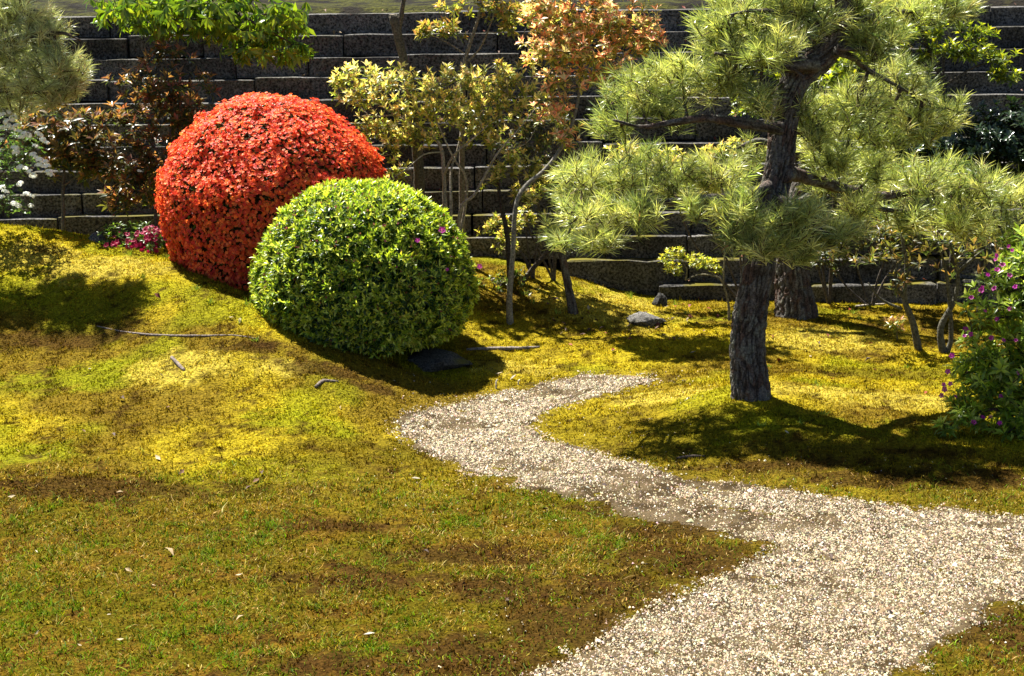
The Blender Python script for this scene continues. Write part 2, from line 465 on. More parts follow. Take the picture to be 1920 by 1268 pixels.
def ground_color(x, y):
    def mask(L, seed, k=.9):
        w = (n2(x, y, .5, 4, seed) - .5) * k * 1.3 + (n2(x, y, .07, 3, seed + 3) - .5) * k * 1.9
        m = np.zeros_like(x)
        for a in L:
            m = np.maximum(m, 1 - sstep(.55, 1.15, ell(x, y, *a) + w))
        return m[:, None]
    gold = np.array([.275, .212, .010]); green = np.array([.150, .16, .005]); olive = np.array([.130, .088, .008]); soil = np.array([.036, .0165, .0045])
    pale = np.array([.30, .235, .030]); straw = np.array([.105, .060, .006]); lawn = np.array([.070, .054, .003])
    a = n2(x, y, .9, 4, 40)[:, None]; b = n2(x, y, .16, 3, 50)[:, None]; c = n2(x, y, .05, 2, 60)[:, None]
    t = sstep(.35, .65, a)
    col = gold * t + olive * (1 - t)
    g = sstep(.52, .68, n2(x, y, .7, 3, 70)[:, None]); col = col * (1 - g * .6) + green * g * .6
    # the near lawn of thin grass
    yl = y + (n2(x, y, .8, 3, 75) - .5) * .9
    lw = (1 - sstep(8.9, 10.3, yl + (b[:, 0] - .5) * 1.6))[:, None]
    lcol = lawn * (1 - sstep(.45, .6, b)) + straw * sstep(.45, .6, b)
    col = col * (1 - lw) + lcol * lw
    m = mask(GREEN, 80); col = col * (1 - m * .7) + green * m * .7
    m = mask(PALE, 90); col = col * (1 - m) + pale * m
    m = mask(OLIVE, 120, .6); col = col * (1 - m * .75) + np.array([.095, .070, .005]) * m * .75
    m = mask(SOIL, 100); col = col * (1 - m * .8) + soil * m * .8
    # crumbs of bare soil everywhere
    s = sstep(.555, .66, b * .5 + c * .5); col = col * (1 - s * .8) + soil * .75 * s * .8
    # darker trodden edge along the gravel
    e = np.exp(-np.clip(path_sd(x, y), 0, 9) / .13)[:, None] * sstep(.3, .6, a * .5 + b * .5); col = col * (1 - e * .55) + np.array([.05, .033, .007]) * e * .55
    return col * (.62 + .76 * c)

# ------------------------------------------------------------------ gravel path outline (photo pixels laid on the terrain)
PATHPX = [(1240, 712), (1180, 705), (1110, 703), (1050, 712), (980, 727), (900, 741), (830, 759), (772, 778), (748, 796), (760, 818), (800, 846), (850, 871), (920, 894), (1000, 916),
          (1090, 932), (1160, 957), (1250, 983), (1330, 1003), (1390, 1018), (1425, 1026), (1415, 1042), (1385, 1060), (1340, 1078), (1290, 1098), (1210, 1142), (1140, 1182), (1070, 1222), (1000, 1262), (930, 1330), (800, 1500),
          (1500, 1500), (1640, 1330), (1690, 1268), (1740, 1215), (1810, 1170), (1880, 1140), (2000, 1105), (2150, 1080), (2350, 1075), (2350, 1000), (2100, 985),
          (1920, 973), (1800, 960), (1650, 945), (1500, 925), (1400, 911), (1300, 893), (1200, 870), (1130, 850), (1060, 828), (1010, 806), (1005, 790), (1030, 775), (1080, 755), (1140, 740), (1200, 727)]
PW = np.array([G(*p)[:2] for p in PATHPX])
def path_sd(x, y):
    """signed distance to the path outline, negative inside"""
    out = np.empty_like(x)
    A, B = PW, np.roll(PW, -1, 0)
    E = B - A
    for s in range(0, len(x), 60000):
        px, py = x[s:s + 60000][:, None], y[s:s + 60000][:, None]
        wx, wy = px - A[:, 0], py - A[:, 1]
        t = np.clip((wx * E[:, 0] + wy * E[:, 1]) / (E ** 2).sum(1), 0, 1)
        d = np.hypot(wx - E[:, 0] * t, wy - E[:, 1] * t).min(1)
        c = (A[:, 1] > py) != (B[:, 1] > py)
        xi = A[:, 0] + (py - A[:, 1]) / np.where(np.abs(E[:, 1]) < 1e-9, 1e-9, E[:, 1]) * E[:, 0]
        ins = ((c & (px < xi)).sum(1) % 2) == 1
        out[s:s + 60000] = np.where(ins, -d, d)
    return out

# ------------------------------------------------------------------ the ground sheet
def grid_mesh(X, Y, Z):
    h, w = X.shape
    V = np.stack([X.ravel(), Y.ravel(), Z.ravel()], 1)
    i, j = np.meshgrid(np.arange(h - 1), np.arange(w - 1), indexing='ij')
    a = (i * w + j).ravel()
    return V, np.stack([a, a + 1, a + w + 1, a + w], 1)
def build_ground():
    ex = np.array([-120, -60, -30, -18, -12, -9, -7.8])
    ax = np.concatenate([ex, gx, -ex[::-1]])
    ay = np.concatenate([[-120, -50, -20, -8, -2, 1, 2.5], gy])
    X, Y = np.meshgrid(ax, ay)
    x, y = X.ravel(), Y.ravel()
    z = HT(x, y)
    fine = (x > -5.5) & (x < 5.5) & (y > 5)
    z = z + np.where(fine, (n2(x, y, .07, 3, 30) - .5) * .03, 0)
    V, F = grid_mesh(X, Y, z.reshape(X.shape))
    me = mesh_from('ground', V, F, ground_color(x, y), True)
    me.materials.append(M_ground)
    o = bpy.data.objects.new('ground', me); COL.objects.link(o); o['kind'] = 'structure'
    o['label'] = 'mossy garden ground swelling into low mounds'
build_ground()

def build_path():
    s = .03
    x0, x1, y0, y1 = PW[:, 0].min() - .1, PW[:, 0].max() + .1, max(4.2, PW[:, 1].min()), PW[:, 1].max() + .1
    X, Y = np.meshgrid(np.arange(x0, x1, s), np.arange(y0, y1, s))
    x, y = X.ravel(), Y.ravel()
    sd = path_sd(x, y) + (n2(x, y, .3, 3, 230) - .5) * .34 + .03
    # thin, moss-grown stretch in the middle of the path
    z = HT(x, y) + np.where(sd < 0, .006, .006 - np.clip(sd, 0, .1) * .5)
    V, F = grid_mesh(X, Y, z.reshape(X.shape))
    keep = (sd[F] < .06).all(1)
    F = F[keep]
    used = np.unique(F); mp = np.full(len(V), -1); mp[used] = np.arange(len(used))
    V, F = V[used], mp[F]
    b = n2(V[:, 0], V[:, 1], .12, 3, 220)[:, None]
    b = sstep(.35, .65, b); col = np.array([.075, .053, .026]) * b + np.array([.028, .017, .005]) * (1 - b)
    me = mesh_from('gravel_path', V, F, col, True); me.materials.append(M_path)
    o = bpy.data.objects.new('gravel_path', me); COL.objects.link(o); o['kind'] = 'structure'
    o['label'] = 'winding path of pale gravel between the moss mounds'
    # the pebbles
    n = 700000
    near = rng.uniform(0, 1, n)
    px = rng.uniform(max(x0, -3.0), min(x1, 4.4), n); py = rng.uniform(max(y0, 6.0), y1, n)
    sd = path_sd(px, py)
    edge = sd + (n2(px, py, .3, 3, 230) - .5) * .34 + (n2(px, py, .06, 2, 231) - .5) * .22
    prob = (1 - sstep(-.16, .12, edge)) ** 1.3
    thin = np.zeros(n)
    for a in [(1120, 905, 190, 34), (1330, 965, 200, 30), (860, 800, 110, 14), (1230, 905, 140, 30), (1480, 975, 120, 18), (1050, 735, 90, 10), (1420, 985, 90, 20), (1000, 880, 110, 18)]:
        thin = np.maximum(thin, 1 - sstep(.3, 1.2, ell(px, py, *a)))
    patch = sstep(.41, .60, n2(px, py, .10, 3, 240) * .6 + n2(px, py, .35, 2, 241) * .4 + .12 - .21 * thin)
    prob = prob * (.16 + .70 * patch) + .005 * (sd < .8) * (sd > 0)
    k = rng.uniform(0, 1, n) < prob
    px, py = px[k], py[k]; m = len(px)
    sz = np.exp(rng.normal(math.log(.0039), .42, m)); sz = np.clip(sz, .0025, .02)
    z = HT(px, py) + np.where(path_sd(px, py) < 0, .006, 0) + sz * .35
    base = np.array([[1, 0, -.5], [-.3, .95, -.5], [-.9, -.1, -.5], [.2, -.95, -.5], [0, 0, 1.]])
    F0 = np.array([[0, 1, 4], [1, 2, 4], [2, 3, 4], [3, 0, 4]])
    v = base[None] * (1 + rng.normal(0, .15, (m, 5, 1))) + rng.normal(0, .2, (m, 5, 3))
    v = v * np.stack([sz * rng.uniform(.8, 1.5, m), sz * rng.uniform(.7, 1.1, m), sz * rng.uniform(.5, .9, m)], 1)[:, None]
    an = rng.uniform(0, 6.28, m); ca, sa = np.cos(an)[:, None], np.sin(an)[:, None]
    vx, vy = v[..., 0] * ca - v[..., 1] * sa, v[..., 0] * sa + v[..., 1] * ca
    tl = rng.normal(0, .3, (m, 1))
    v = np.stack([vx, vy, v[..., 2] + vx * tl], -1) + np.stack([px, py, z], 1)[:, None]
    C = pick([(.31, .258, .178), (.28, .218, .134), (.38, .332, .25), (.19, .136, .072), (.24, .184, .114), (.08, .053, .026), (.30, .235, .132), (.025, .018, .012), (.055, .035, .015)], m, .26)
    mb = MB(); mb.add(v.reshape(-1, 3), (F0[None] + (np.arange(m) * 5)[:, None, None]).reshape(-1, 3), np.repeat(C, 5, 0))
    o = mb.build('gravel', M_pebble, kind='stuff'); o['label'] = 'loose pale pebbles covering the path'; o['category'] = 'gravel'
    print('pebbles', m)
build_path()

# ------------------------------------------------------------------ moss and short grass
def blades(name, mat, n, region, hlen, wid, palfun, lean, label, cat, prob=None, two=False):
    x = rng.uniform(region[0], region[1], n); y = rng.uniform(region[2], region[3], n)
    cl = np.zeros(n)
    if two:      # grass stands in little clumps
        nc = n // 22; ci = rng.integers(0, nc, n); cl = rng.uniform(0, 1, nc)[ci]
        own_ = rng.uniform(0, 1, n) < .3
        x = np.where(own_, x, x[ci] + rng.normal(0, .016, n)); y = np.where(own_, y, y[ci] + rng.normal(0, .016, n))
    # keep to the cone the camera could see, with margin
    k = np.abs(x) < (y * .36 + .6)
    if prob is not None: k &= rng.uniform(0, 1, n) < prob(x, y)
    x, y, cl = x[k], y[k], cl[k]; m = len(x)
    z = HT(x, y) - .003
    p = np.stack([x, y, z], 1)
    a = np.stack([rng.normal(0, lean, m), rng.normal(0, lean, m), np.ones(m)], 1); a = unit(a)
    L = hlen * np.exp(rng.normal(0, .4, m)) * (.7 + .6 * cl if two else 1); W = wid * np.exp(rng.normal(0, .25, m))
    th = rng.uniform(0, 6.28, m); s = np.stack([np.cos(th), np.sin(th), np.zeros(m)], 1)
    C = palfun(x, y, m) if not two else palfun(x, y, m, cl)
    mb = MB()
    if two:
        b1, b2 = p - s * W[:, None] * .5, p + s * W[:, None] * .5
        bend = unit(np.stack([rng.normal(0, 1, m), rng.normal(0, 1, m), np.full(m, -.4)], 1)) * (L * .35)[:, None]
        m1 = p + a * (L * .55)[:, None]
        tip = p + a * L[:, None] + bend
        V = np.stack([b1, b2, m1 - s * W[:, None] * .4, m1 + s * W[:, None] * .4, tip], 1).reshape(-1, 3)
        F0 = np.array([[0, 1, 3], [0, 3, 2], [2, 3, 4]]); q = 5
    else:
        V = np.stack([p - s * W[:, None] * .5, p + s * W[:, None] * .5, p + a * L[:, None]], 1).reshape(-1, 3)
        F0 = np.array([[0, 1, 2]]); q = 3
    mb.add(V, (F0[None] + (np.arange(m) * q)[:, None, None]).reshape(-1, 3), np.repeat(C, q, 0))
    o = mb.build(name, mat, kind='stuff'); o['label'] = label; o['category'] = cat
    print(name, m)
def moss_prob(x, y):
    sd = path_sd(x, y); inpath = .5 * (sd < 0) * sstep(.54, .64, n2(x, y, .11, 3, 312))
    return np.maximum(sstep(-.05, .08, sd + (n2(x, y, .2, 3, 313) - .5) * .2), inpath) * sstep(.36, .55, n2(x, y, .09, 3, 310) * .6 + n2(x, y, .4, 3, 311) * .4 + .06) * (.55 + .45 * sstep(8.6, 10.2, y))
def moss_col(x, y, m):
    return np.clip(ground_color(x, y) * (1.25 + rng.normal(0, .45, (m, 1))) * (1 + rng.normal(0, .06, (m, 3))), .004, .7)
blades('moss', M_moss, 640000, (-6.2, 6.2, 6.0, 15.3), .015, .011, moss_col, .5, 'golden green moss carpeting the mounds', 'moss', moss_prob)
def grass_prob(x, y):
    yl = y + (n2(x, y, .8, 3, 75) - .5) * .9
    lw = 1 - sstep(8.9, 10.4, yl)
    soil = np.zeros_like(x)
    for a in SOIL:
        soil = np.maximum(soil, 1 - sstep(.5, 1.2, ell(x, y, *a) + (n2(x, y, .3, 3, 5) - .5)))
    pt = sstep(.40, .60, n2(x, y, .07, 2, 320) * .5 + n2(x, y, .33, 3, 321) * .5)
    return sstep(.0, .10, path_sd(x, y)) * lw * (1 - .75 * soil) * (.18 + .82 * pt)
def grass_col(x, y, m, cl):
    g = sstep(.46, .60, n2(x, y, .3, 3, 330) * .5 + rng.uniform(0, 1, m) * .22 + cl * .28 + .08 * (1 - sstep(7.2, 9.0, y)) - .03)[:, None]
    gr = pick([(.08, .16, .004), (.12, .20, .006), (.16, .20, .008), (.045, .10, .004)], m, .25)
    st = pick([(.34, .23, .05), (.27, .17, .022), (.44, .32, .10), (.18, .10, .010), (.24, .17, .014)], m, .25)
    return gr * g + st * (1 - g)
blades('grass', M_grass, 420000, (-3.9, 3.9, 5.6, 10.3), .027, .0045, grass_col, .75, 'thin short grass growing on the near lawn', 'grass', grass_prob, True)

# ------------------------------------------------------------------ the stepped stone wall
RISE, TREAD, NROW = .214, .15, 13
WY0, WZ0, WSL = 15.2, .245, .011
def build_wall():
    w = thing('stepped_stone_wall', 'dark stepped retaining wall of long stone blocks behind the garden', 'stone wall', (0, WY0 + .2, 0))
    bv = np.array([0, WY0 + .2, 0])
    protos = []
    r = random.Random(3)
    for k in range(10):
        # unit block: x 0..1, y 0..1, z 0..1 with worn edges
        import bmesh
        bm = bmesh.new(); bmesh.ops.create_cube(bm, size=1.0)
        bmesh.ops.subdivide_edges(bm, edges=[e for e in bm.edges if abs(e.verts[0].co.x - e.verts[1].co.x) > .5], cuts=5)
        for v in bm.verts:
            v.co += Vector((0, r.uniform(-.03, .03), r.uniform(-.022, .022)))
        bmesh.ops.bevel(bm, geom=[e for e in bm.edges if e.calc_face_angle(0) > .8], offset=.03, segments=1, affect='EDGES')
        bmesh.ops.triangulate(bm, faces=bm.faces[:])
        me = bpy.data.meshes.new('stone'); bm.to_mesh(me); bm.free(); me.materials.append(M_stone)
        protos.append(me)
    rowh = [0] * NROW
    for i in range(NROW):
        y = WY0 + i * TREAD
        ztop = WZ0 + i * RISE
        depth = .5
        hgt = RISE + (.004 if i else .25)
        x = -8.2 + r.uniform(0, 1)
        if i == 0: x = P(1235, 545, WY0)[0]        # the lowest course starts at a corner
        if i == 1: x = P(1062, 500, WY0 + .15)[0]
        while x < 8.0:
            L = r.uniform(.75, 1.75)
            jy, jz, rz = r.uniform(-.03, .03), r.uniform(-.014, .014), r.uniform(-.014, .014)
            o = bpy.data.objects.new('stone', protos[r.randrange(10)])
            COL.objects.link(o)
            o.parent = w
            hh = hgt + (.3 if i == 1 else 0)
            cx = x + L / 2
            o.location = Vector((cx, y + depth / 2 + jy, ztop + WSL * cx - hh / 2 + jz)) - Vector(bv)
            o.rotation_euler = (r.uniform(-.01, .01), WSL * -1, rz)
            flip = -1 if r.random() < .5 else 1
            o.scale = (L - r.uniform(.008, .022), depth, hh)
            if flip < 0: o.rotation_euler.z += math.pi; o.rotation_euler.y *= -1
            x += L
    # earth core that the courses retain
build_wall()
def build_bank():
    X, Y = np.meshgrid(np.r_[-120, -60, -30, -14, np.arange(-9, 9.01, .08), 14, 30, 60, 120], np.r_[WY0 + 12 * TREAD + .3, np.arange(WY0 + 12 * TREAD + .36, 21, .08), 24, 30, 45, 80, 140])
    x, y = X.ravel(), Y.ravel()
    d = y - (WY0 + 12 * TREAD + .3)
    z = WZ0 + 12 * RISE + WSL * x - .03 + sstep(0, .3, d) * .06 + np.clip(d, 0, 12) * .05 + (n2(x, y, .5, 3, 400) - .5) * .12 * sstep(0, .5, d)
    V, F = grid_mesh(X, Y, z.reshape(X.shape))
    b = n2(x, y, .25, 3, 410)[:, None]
    col = np.array([.030, .030, .003]) * sstep(.45, .55, b) + np.array([.007, .005, .002]) * (1 - sstep(.4, .6, b))  # moss and soil darkened; shade of trees behind the wall put into the colour
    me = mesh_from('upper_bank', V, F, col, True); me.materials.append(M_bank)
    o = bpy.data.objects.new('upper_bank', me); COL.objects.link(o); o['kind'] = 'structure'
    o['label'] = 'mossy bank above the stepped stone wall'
    # earth behind the courses
    hw = 8.5
    A = np.array([[-hw, WY0 + .25, -.3], [hw, WY0 + .25, -.3], [hw, WY0 + 12 * TREAD + .33, WZ0 + 12 * RISE - .2], [-hw, WY0 + 12 * TREAD + .33, WZ0 + 12 * RISE - .3]])
    me = mesh_from('earth_core', A, np.array([[0, 1, 2, 3]]), np.tile([.03, .025, .02], (4, 1))); me.materials.append(M_bank)
    o = bpy.data.objects.new('earth_core', me); COL.objects.link(o); o['kind'] = 'structure'; o['label'] = 'dark earth behind the wall stones'
build_bank()

# ------------------------------------------------------------------ clipped round azaleas
def prof(ts, rs):
    return np.array(ts, float), np.array(rs, float)
def dome_points(n, cx, cyy, z0, rx, ry, h, pr, lump=.05, seed=0, t0=0.0):
    """points and normals spread over a clipped bush"""
    ts, rs = pr
    T = np.linspace(t0, 1, 400); R = np.interp(T, ts, rs)
    ds = np.hypot(np.diff(T) * h, np.diff(R) * rx); w = ds * (.5 * (R[1:] + R[:-1]) + .02)
    c = np.concatenate([[0], np.cumsum(w)]); c /= c[-1]
    q = rng.uniform(0, 1, n); t = np.interp(q, c, T); r = np.interp(t, T, R)
    th = rng.uniform(0, 2 * math.pi, n)
    dr = np.interp(t, T, np.gradient(R, T)) * rx
    nx, ny, nz = np.cos(th) * h, np.sin(th) * h * rx / ry, -dr
    N = unit(np.stack([nx, ny, nz], 1))
    Pp = np.stack([cx + np.cos(th) * r * rx, cyy + np.sin(th) * r * ry, z0 + t * h], 1)
    l = fbm(Pp * 4.2, 3, seed) - .5 + .5 * (fbm(Pp * 14, 2, seed + 4) - .5)
    return Pp + N * (l * lump * 2)[:, None], N, l, t
def hull(mb, cx, cyy, z0, rx, ry, h, pr, col, shrink=.9):
    ts, rs = pr
    T = np.linspace(0, .985, 24); th = np.linspace(0, 2 * math.pi, 40, endpoint=False)
    R = np.interp(T, ts, rs)
    V = np.stack([cx + np.cos(th)[None] * R[:, None] * rx * shrink, cyy + np.sin(th)[None] * R[:, None] * ry * shrink, np.broadcast_to((z0 + T * h * shrink)[:, None], (24, 40))], -1).reshape(-1, 3)
    V += (fbm(V * 9, 3, 77)[:, None] - .5) * .09
    i = np.arange(23)[:, None]; j = np.arange(40)[None]; j2 = (j + 1) % 40
    a, b, c, d = i * 40 + j, i * 40 + j2, (i + 1) * 40 + j2, (i + 1) * 40 + j
    F = np.concatenate([np.stack([a, b, c], -1).reshape(-1, 3), np.stack([a, c, d], -1).reshape(-1, 3)])
    k = len(V); V = np.vstack([V, [cx, cyy, z0 + h * shrink * .985]])
    jj = np.arange(40)
    F = np.vstack([F, np.stack([np.full(40, k), 23 * 40 + jj, 23 * 40 + (jj + 1) % 40], -1)])
    mb.add(V, F, np.asarray(col))

def vis_order(p):
    """how large a small thing shows: nearer and facing the viewer first"""
    return np.argsort(np.linalg.norm(p - np.array([0, 0, CAMZ]), axis=1))

def mats_from(p, d, nrm, s):
    d = unit(d); y = unit(np.cross(nrm, d)); z = np.cross(d, y)
    return [Matrix(((d[i, 0] * s[i], y[i, 0] * s[i], z[i, 0] * s[i], p[i, 0]), (d[i, 1] * s[i], y[i, 1] * s[i], z[i, 1] * s[i], p[i, 1]),
                    (d[i, 2] * s[i], y[i, 2] * s[i], z[i, 2] * s[i], p[i, 2]), (0, 0, 0, 1))) for i in range(len(p))]
def piece_objects(name, protos, p, d, nrm, s, parent, base, which):
    for i, M in enumerate(mats_from(p - np.asarray(base), d, nrm, s)):
        o = bpy.data.objects.new(name, protos[which[i]])
        COL.objects.link(o); o.parent = parent; o.matrix_local = M

def flower_mesh(L, W, k=5, cup=.35):
    """one open blossom of k petals, axis +x"""
    V, F = [], []
    for i in range(k):
        a = i * 2 * math.pi / k
        rd = np.array([0, math.cos(a), math.sin(a)]); sd = np.array([0, -math.sin(a), math.cos(a)]); ax = np.array([1., 0, 0])
        b = len(V)
        V += [np.zeros(3), rd * L * .6 + sd * W * .5 + ax * L * cup, rd * L * .6 - sd * W * .5 + ax * L * cup, rd * L + ax * L * cup * .75]
        F += [[b, b + 1, b + 2], [b + 1, b + 3, b + 2]]
    return np.array(V), np.array(F)
def add_flowers(mb, p, axis, size, C, k=5, cup=.35, W=.75):
    fv, ff = flower_mesh(1.0, W, k, cup)
    n = len(p); a = unit(axis); x, y = ortho(a)
    ph = rng.uniform(0, 6.28, n)[:, None]; x, y = x * np.cos(ph) + y * np.sin(ph), y * np.cos(ph) - x * np.sin(ph)
    V = p[:, None] + (fv[None, :, 0:1] * a[:, None] + fv[None, :, 1:2] * x[:, None] + fv[None, :, 2:3] * y[:, None]) * size[:, None, None]
    F = (ff[None] + (np.arange(n) * len(fv))[:, None, None]).reshape(-1, 3)
    cc = np.repeat(C, len(fv), 0)
    mb.add(V.reshape(-1, 3), F, cc)
def flower_protos(name, pal, mat, k=5, cup=.35, W=.75):
    r = []
    fv, ff = flower_mesh(1.0, W, k, cup)
    for c in pal:
        me = mesh_from(name, fv, ff, np.tile(c, (len(fv), 1))); me.materials.append(mat); r.append(me)
    return r
def leaf_protos(name, pal, mat, wl=.36, fold=.25, curl=.15):
    r = []
    for c in pal:
        V = leaves(np.zeros((1, 3)), np.array([[1., 0, 0]]), np.array([[0, 0, 1.]]), np.array([1.]), np.array([wl]), fold, curl)[0]
        me = mesh_from(name, V, LEAF_F, np.tile(c, (5, 1))); me.materials.append(mat); r.append(me)
    return r

RED_P = prof([0, .13, .33, .5, .585, .65, .76, .87, .95, .985, 1], [.80, .87, .955, .99, 1, .945, .825, .64, .42, .23, 0])
GRN_P = prof([0, .11, .28, .45, .64, .80, .92, .97, 1], [.82, .95, 1.03, 1.01, .925, .775, .56, .37, 0])

def red_azalea():
    c = P(510, 325, 14.05); cx, cyy = c[0], 14.05
    z0 = ht(cx, cyy - .6) - .12; top = P(510, 175, 14.0)[2]; h = top - z0; rx = 212 / 3000 * 14.05 * 1.0; ry = .95
    base = (cx, cyy, ht(cx, cyy))
    t = thing('red_azalea', 'large clipped azalea dome covered in orange red blossom', 'azalea', base)
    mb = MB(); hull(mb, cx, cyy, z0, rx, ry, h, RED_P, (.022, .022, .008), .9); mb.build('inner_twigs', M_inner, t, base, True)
    p, N, l, tt = dome_points(34000, cx, cyy, z0, rx * .985, ry * .985, h * .985, RED_P, .07, 3)
    mbl = MB()
    b, d, nr = whorl(p[:9000] - N[:9000] * .05, N[:9000], 4, .9, .3)
    add_leaves(mbl, b, d, nr, rng.uniform(.022, .035, len(b)), rng.uniform(.009, .013, len(b)), pick([(.035, .06, .010), (.06, .09, .012), (.03, .045, .012)], len(b)))
    mbl.build('leaves', M_leaf, t, base, kind='stuff')
    # blossoms sit in ragged tiers with dark gaps between
    gap = fbm(p * np.array([9, 9, 16]), 3, 31)
    k = gap > .28 + .05 * rng.normal(0, 1, len(p)) + .10 * sstep(.55, .0, tt) * (1 - .4 * rng.uniform(0, 1, len(p)))
    p, N = p[k], N[k]
    ax = unit(N + np.array([0, 0, .25]) + rng.normal(0, .38, N.shape))
    p = p + N * rng.uniform(-.035, .03, (len(p), 1)) * np.clip(1.6 * vnoise(p * 17, 8), .3, 1.6)[:, None]
    sz = rng.uniform(.013, .021, len(p))
    pal = [(.66, .10, .030), (.74, .15, .038), (.56, .062, .028), (.76, .20, .05), (.50, .042, .025)]
    C = pick(pal, len(p), .12)
    o = vis_order(p + N * -.4); own, rest = o[:300], o[300:]
    mbf = MB(); add_flowers(mbf, p[rest], ax[rest], sz[rest], C[rest])
    mbf.build('blossoms', M_petal, t, base, kind='stuff')
    pr = flower_protos('blossom', pal, M_petal)
    x, y = ortho(ax[own])
    piece_objects('blossom', pr, p[own], ax[own], x, sz[own], t, base, rng.integers(0, 5, 300))
    mbs = MB()
    for k in range(7):
        a = k * .9; q = np.array([cx + .12 * math.cos(a), cyy + .12 * math.sin(a), 0]); q[2] = ht(q[0], q[1]) - .05
        e = np.array([cx + .6 * math.cos(a), cyy + .55 * math.sin(a), z0 + h * .55])
        mbs.add(*tube([q, (q * .6 + e * .4) + np.array([0, 0, .05]), e], [.03, .022, .01], 6, .1, .15, (.08, .06, .05)))
    mbs.build('stems', M_bark, t, base, True)
    print('red flowers', len(p))
red_azalea()

def green_azalea():
    Y = 12.95
    c = P(681, 520, Y); cx, cyy = c[0], Y
    z0 = P(690, 655, 12.35)[2] - .02; top = P(681, 348, Y)[2]; h = top - z0; rx = 200 / 3000 * Y; ry = .85
    base = (cx, cyy, ht(cx, cyy))
    t = thing('green_azalea', 'clipped green azalea dome in front of the red one', 'azalea', base)
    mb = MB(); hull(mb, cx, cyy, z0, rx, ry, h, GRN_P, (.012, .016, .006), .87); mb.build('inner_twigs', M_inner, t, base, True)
    pal = [(.22, .28, .022), (.31, .36, .035), (.13, .20, .016), (.40, .44, .075)]
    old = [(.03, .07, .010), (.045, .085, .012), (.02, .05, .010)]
    p, N, l, tt = dome_points(8200, cx, cyy, z0, rx * .985, ry * .985, h * .985, GRN_P, .055, 12)
    p = p + N * rng.uniform(-.06, .03, (len(p), 1))
    ax = unit(N + np.array([0, 0, .35]) + rng.normal(0, .33, N.shape))
    mbl = MB(); own_b = []
    b, d, nr = whorl(p, ax, 5, .72, .22)
    L = rng.uniform(.038, .066, len(b)) * np.repeat(rng.uniform(.8, 1.15, len(p)), 5); W = L * rng.uniform(.25, .33, len(b)); C = pick(pal, len(b), .16)
    o = vis_order(b - np.repeat(N, 5, 0) * .4); own, rest = o[:300], o[300:]
    add_leaves(mbl, b[rest], d[rest], nr[rest], L[rest], W[rest], C[rest], .2, .12)
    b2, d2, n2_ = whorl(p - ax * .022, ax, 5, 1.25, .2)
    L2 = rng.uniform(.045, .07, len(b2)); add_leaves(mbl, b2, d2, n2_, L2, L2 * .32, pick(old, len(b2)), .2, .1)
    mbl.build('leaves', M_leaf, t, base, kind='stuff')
    piece_objects('leaf', leaf_protos('leaf', pal, M_leaf, .32, .2, .12), b[own], d[own], nr[own], L[own], t, base, rng.integers(0, 4, 300))
    # few magenta blossoms and brownish buds
    pm = flower_protos('blossom', [(.45, .05, .30)], M_petal, 5, .6, .8)
    for (u, v, s) in [(829, 433, .026), (783, 452, .018), (899, 501, .02), (838, 506, .014), (1, 1, 0)][:4]:
        q = P(u, v, Y); r_ = math.hypot(q[0] - cx, 0); yy = cyy - ry * math.sqrt(max(0, 1 - min(1, r_ / rx) ** 2)) * .97
        q = P(u, v, yy)
        piece_objects('blossom', pm, q[None], np.array([[.1, -.8, .5]]), np.array([[1., 0, 0]]), np.array([s * 1.3]), t, base, [0])
    q, N2, _, t2 = dome_points(420, cx, cyy, z0, rx, ry, h, GRN_P, .05, 12)
    mbb = MB(); ax2 = unit(N2 + np.array([0, 0, .5]))
    b, d, nr = whorl(q, ax2, 3, .25, .1); add_leaves(mbb, b, d, nr, np.full(len(b), .03), np.full(len(b), .012), pick([(.22, .08, .05), (.25, .06, .12), (.2, .10, .04)], len(b)))
    mbb.build('buds', M_petal, t, base, kind='stuff')
    mbs = MB()
    for k in range(7):
        a = k * .9 + .3; g = np.array([cx + .1 * math.cos(a), cyy + .1 * math.sin(a), 0]); g[2] = ht(g[0], g[1]) - .05
        e = np.array([cx + .5 * math.cos(a), cyy + .45 * math.sin(a), z0 + h * .5])
        mbs.add(*tube([g, g * .6 + e * .4, e], [.028, .02, .009], 6, .1, .15, (.08, .06, .05)))
    mbs.build('stems', M_bark, t, base, True)
green_azalea()

# ------------------------------------------------------------------ loose shrubs and broadleaf trees
def blob_points(n, blobs):
    """random shoot tips spread through crown clumps given as (u, v, Y, ru, rv, ry)"""
    w = np.array([b[3] * b[4] for b in blobs], float); w /= w.sum()
    k = rng.choice(len(blobs), n, p=w)
    dirs = rand_dirs(n); r = rng.uniform(0, 1, n) ** .45
    pts = np.zeros((n, 3)); out = np.zeros((n, 3))
    for i, (u, v, Y, ru, rv, ry) in enumerate(blobs):
        m = k == i
        c = P(u, v, Y); s = Y / FPX
        e = np.array([ru * s, ry, rv * s])
        pts[m] = c + dirs[m] * r[m][:, None] * e
        out[m] = dirs[m]
    return pts, out

